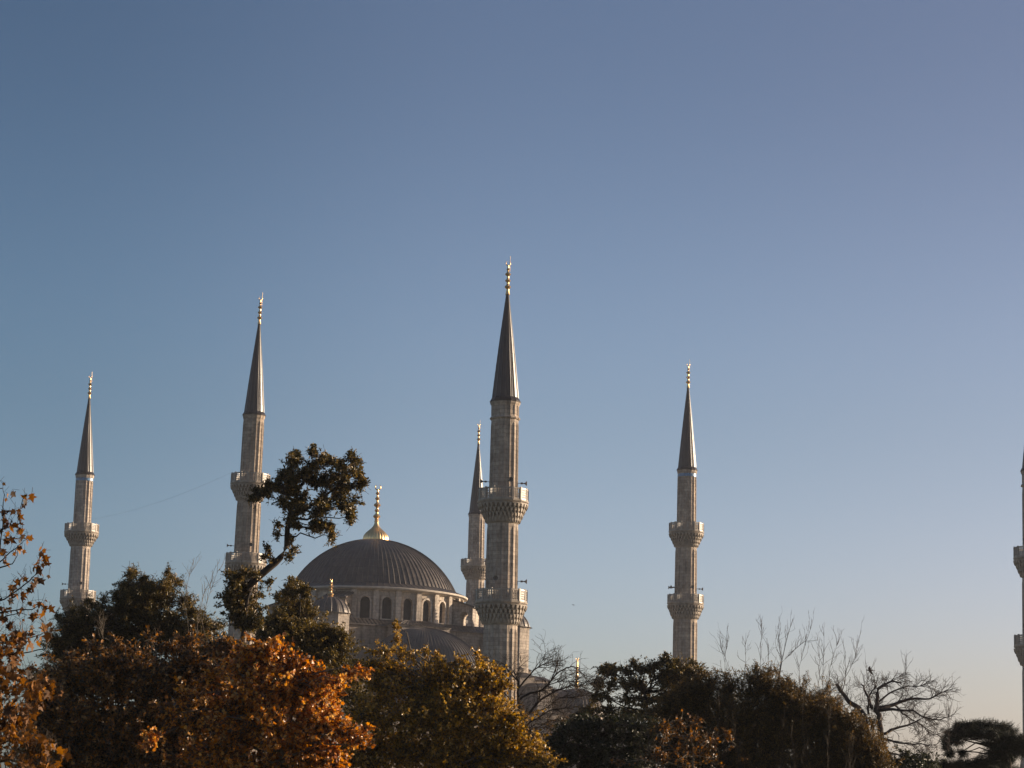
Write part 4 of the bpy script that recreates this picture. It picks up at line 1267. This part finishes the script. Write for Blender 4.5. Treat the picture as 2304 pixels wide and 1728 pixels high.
# bare twigs at left
lim = [([(470, 1480, 0), (455, 1400, 0), (470, 1340, 0), (490, 1285, 0)], .010, .004), ([(440, 1480, 0), (445, 1400, 0), (460, 1330, 0), (480, 1290, 0)], .008, .003), ([(430, 1450, 0), (415, 1360, 0), (425, 1300, 0), (432, 1280, 0)], .008, .003),
       ([(330, 1700, 0), (325, 1560, 0), (345, 1440, 0)], .016, .006), ([(100, 1500, 0), (110, 1420, 0), (95, 1395, 0)], .006, .003), ([(240, 1500, 0), (232, 1440, 0), (228, 1400, 0)], .006, .003)]
bare_tree('bare_sapling', 'fine leafless shoots rising left of the minaret crossed by the leaning bough', 'tree', 52, (440, 1600), lim, M['bark_pale'], twigs=(6, 3, 0), L=(.4, .2, .1), r=(.0055, .004, .003), up=.5, spread=.6)

# plane tree at the left edge: big dry leaves on near twigs
YP = 33.0
root = empty('plane_tree', (at(-160, 1700, YP)[0], YP, 0))
tag(root, 'plane tree with large dry brown lobed leaves hanging in from the left edge', 'tree')
org = np.array(root.location)
def c5(X, Y_): return X / 3.95, 1080 + Y_ / 3.95
mbx = MB()
P0 = at(-160, 1728, YP)
mbx.tube([np.array([P0[0], YP, -.1]) - org, at(-170, 1560, YP) - org, at(-165, 1350, YP) - org, at(-150, 1150, YP) - org], [.2, .16, .11, .06], 10)
twigs = [[(-350, 900), (0, 640), (30, 300), (40, 130), (25, 75)], [(-300, 700), (40, 430), (150, 400), (180, 250), (210, 150), (245, 125)], [(-400, 900), (-60, 780), (60, 670), (150, 600), (210, 540), (245, 520)],
         [(-100, 800), (30, 770), (110, 745), (155, 670), (150, 600)], [(-400, 1150), (40, 1060), (230, 920), (320, 840), (350, 720), (345, 640)], [(-300, 1180), (0, 1180), (180, 1150), (290, 1150), (350, 1110), (385, 1130)],
         [(-200, 1300), (0, 1240), (90, 1200), (180, 1180), (240, 1200)], [(-300, 1500), (0, 1450), (150, 1420), (280, 1400), (400, 1350), (370, 1280)], [(-300, 1650), (0, 1560), (200, 1540), (400, 1500), (460, 1400), (440, 1290)],
         [(-300, 1900), (0, 1800), (150, 1750), (300, 1700), (420, 1620)], [(-300, 2200), (0, 2100), (150, 2000), (330, 1950)], [(-300, 2450), (0, 2350), (150, 2300), (300, 2250)], [(0, 640), (-40, 430), (-20, 200)]]
for t in twigs:
    q = []
    pp = [at(*c5(*p), YP + rng.uniform(-.15, .15)) for p in t]
    for i in range(len(pp) - 1):
        q += list(wiggle(pp[i], pp[i + 1], 4, .05))[:-1]
    q.append(pp[-1])
    mbx.tube(np.array(q) - org, np.linspace(.014, .0035, len(q)), 5)
LPx = [(130, 262), (165, 300), (60, 345), (105, 395), (180, 425), (200, 450), (80, 460), (65, 520), (20, 430), (30, 610), (20, 660), (50, 715), (110, 630), (195, 595), (245, 530), (180, 520), (70, 118), (232, 170), (40, 265), (-10, 380), (-20, 540), (90, 550),
       (380, 615), (388, 680), (335, 728), (352, 760), (372, 835), (335, 885), (268, 940), (270, 810), (190, 855), (140, 885), (92, 930), (180, 965), (205, 1010), (130, 1010), (60, 1030), (20, 1050), (105, 1050), (150, 1150), (200, 1160), (252, 1180), (292, 1185),
       (178, 1250), (100, 1265), (80, 1300), (62, 1225), (30, 1140), (350, 1080), (380, 1130), (340, 1155), (282, 1085), (290, 1335), (340, 1385), (200, 1385), (92, 1370), (150, 1425), (25, 70), (235, 130), (0, 1200), (-20, 1080), (425, 1350), (490, 1330)]
for _ in range(1300):
    y = rng.uniform(1340, 2560)
    xm = 330 + (y - 1400) * .12 + 160 * math.sin(y * .011) if y > 1400 else 260
    x = rng.uniform(-60, max(160, xm))
    if rng.uniform() < .25 + .6 * math.sin(x * .021 + y * .013) ** 2:
        LPx.append((x, y))
P = np.array([at(*c5(x, y), YP + (rng.uniform(-.12, .12) if i < 63 else rng.uniform(-.5, .5))) for i, (x, y) in enumerate(LPx)])
extra = np.repeat(P[:63], 2, axis=0) + rng.normal(0, .045, (126, 3))
P = np.concatenate([P, extra])
V, FI = tubes_np(np.stack([P - org, P - org + rng.normal(0, .03, P.shape) + np.array([0, 0, .05]), P - org + rng.normal(0, .05, P.shape) + np.array([0, 0, .1])], axis=1), np.full(len(P), .003), np.full(len(P), .0025))
combine('trunk', mbx, [V], [FI], M['bark'], root)
leaf_mesh('crown', P - org, rng.normal(0, .35, P.shape) + np.array([0, 0, -.75]), .112, 'lobed', LEAF_PLANE, root, .2)
# smaller leaves filling the plane tree's lower skirt

# cedar at the lower right
YC = 64.0
root, n = leafy_tree('cedar_tree', 'almost black cedar with flat layered boughs in the lower right corner', 'tree', YC,
    [(2270, 1728), (2268, 1700), (2262, 1672)],
    cl(c8, 3.662, [(1660, 940, 60, 28), (1740, 925, 80, 26), (1830, 915, 90, 28), (1930, 930, 80, 28), (2030, 935, 70, 26), (2090, 970, 60, 30), (1600, 990, 60, 26), (1570, 1050, 50, 24), (1700, 1000, 90, 30), (1830, 990, 110, 35), (1960, 1000, 110, 40), (2080, 1030, 90, 45), (2170, 1060, 70, 40), (2230, 1080, 60, 50),
      (1570, 1110, 35, 20, .8), (1640, 1060, 60, 24), (2010, 1090, 120, 45), (2130, 1120, 110, 55), (2000, 1180, 120, 50), (2060, 1210, 60, 40), (1700, 1150, 50, 25, .6), (1840, 1240, 140, 40), (1990, 1260, 150, 40), (1680, 1250, 110, 40), (1560, 1260, 80, 35), (1600, 1160, 30, 30, .5), ]),
    LEAF_CEDAR, M['bark'], leaf=.13, shape='needle', dens=2.2, twig=.30, per=60, tr=.14, depth=1.2, up=.1, droop=.05, sat=0)
counts.append(n)
r, n = leafy_tree('shrub', 'dark twiggy shrub on the bottom edge between the thicket and the cedar', 'shrub', 58,
    [(2060, 1728), (2060, 1715), (2060, 1700)],
    [(2010, 1712, 30, 18, .7), (2050, 1708, 35, 20, .8), (2090, 1715, 30, 16, .7), (2060, 1728, 60, 16)],
    LEAF_BLACK, M['bark'], leaf=.07, shape='oval', dens=.8, twig=.3, per=14, tr=.05, depth=1.0)


# ------------------------------------------------------------------ birds
def bird(name, label, loc, L, head_dir, wing1, wing2, span):
    """flying bird as one continuous mesh: body loft with head, beak and tail, wings lofted from the shoulders"""
    root = None
    h = Vector(head_dir).normalized()
    u = Vector((0, 0, 1)) - h * h.z
    u.normalize()
    s = h.cross(u)
    m = MB()
    secs = [(.56, .004), (.50, .018), (.47, .05), (.41, .075), (.34, .07), (.25, .10), (.1, .135), (-.1, .13), (-.25, .085), (-.34, .05)]
    k = 10
    vs = []
    for t, r in secs:
        for j in range(k):
            a = 2 * math.pi * j / k
            vs.append(h * t * L + (s * math.cos(a) + u * math.sin(a) * .9) * r * L)
    fs = [(i * k + j, i * k + (j + 1) % k, (i + 1) * k + (j + 1) % k, (i + 1) * k + j) for i in range(len(secs) - 1) for j in range(k)]
    fs.append(tuple(range(k)))
    fs.append(tuple((len(secs) - 1) * k + j for j in range(k))[::-1])
    # tail fan
    n0 = len(vs)
    for t, w_ in ((-.28, .05), (-.62, .13)):
        vs += [h * t * L + s * w_ * L + u * .012 * L, h * t * L - s * w_ * L + u * .012 * L, h * t * L - s * w_ * L - u * .012 * L, h * t * L + s * w_ * L - u * .012 * L]
    fs += [(n0, n0 + 1, n0 + 5, n0 + 4), (n0 + 3, n0 + 7, n0 + 6, n0 + 2), (n0, n0 + 4, n0 + 7, n0 + 3), (n0 + 1, n0 + 2, n0 + 6, n0 + 5), (n0 + 4, n0 + 5, n0 + 6, n0 + 7)]
    for wd in (wing1, wing2):
        wd = Vector(wd).normalized()
        up = h.cross(wd).normalized()
        n0 = len(vs)
        st = [(0, .16, -.14, 0), (.35, .22, -.14, -.02), (.7, .12, -.12, -.10), (1.0, -.06, -.10, -.2)]
        for t, f_, b_, sw in st:
            c = wd * t * span
            for q, dz in ((f_, 0), ((f_ + b_) / 2, .02), (b_, 0), ((f_ + b_) / 2, -.012)):
                vs.append(c + h * (q + sw * .4) * L + up * dz * L)
        for i in range(3):
            for j in range(4):
                a = n0 + i * 4
                fs.append((a + j, a + (j + 1) % 4, a + 4 + (j + 1) % 4, a + 4 + j))
        fs.append((n0 + 12, n0 + 13, n0 + 14, n0 + 15))
    m.add(vs, fs)
    o = m.build(name, M['feather'], None)
    o.location = loc
    tag(o, label, 'bird')
    return o


p = at(1958, 1508, 85)
bird('bird', 'small brown bird flying above the leafless tree at the lower right', p, .31, (-1, .15, .02), (-.35, -.75, .55), (.35, .6, -.62), .27)
p = at(1290, 1361, 260)
bird('bird', 'tiny dark bird in the open sky between the widest minaret and the lone one', p, .34, (-1, .2, .1), (.2, -.9, -.25), (.2, .9, .15), .4)

# ------------------------------------------------------------------ autumn air between the park and the mosque
hz = MB()
hz.box(-420, 420, -40, 560, -1.0, 74.0)
hm = bpy.data.materials.new('haze_air'); hm.use_nodes = True
hn_ = hm.node_tree.nodes; hn_.remove(hn_['Principled BSDF'])
pv = hn_.new('ShaderNodeVolumePrincipled')
pv.inputs['Color'].default_value = (.92, .93, 1.0, 1)
pv.inputs['Density'].default_value = 0.00012
pv.inputs['Anisotropy'].default_value = 0.2
hm.node_tree.links.new(pv.outputs[0], hn_['Material Output'].inputs['Volume'])
tag(hz.build('haze', hm), kind='stuff')
print('leaves', counts, sum(counts))
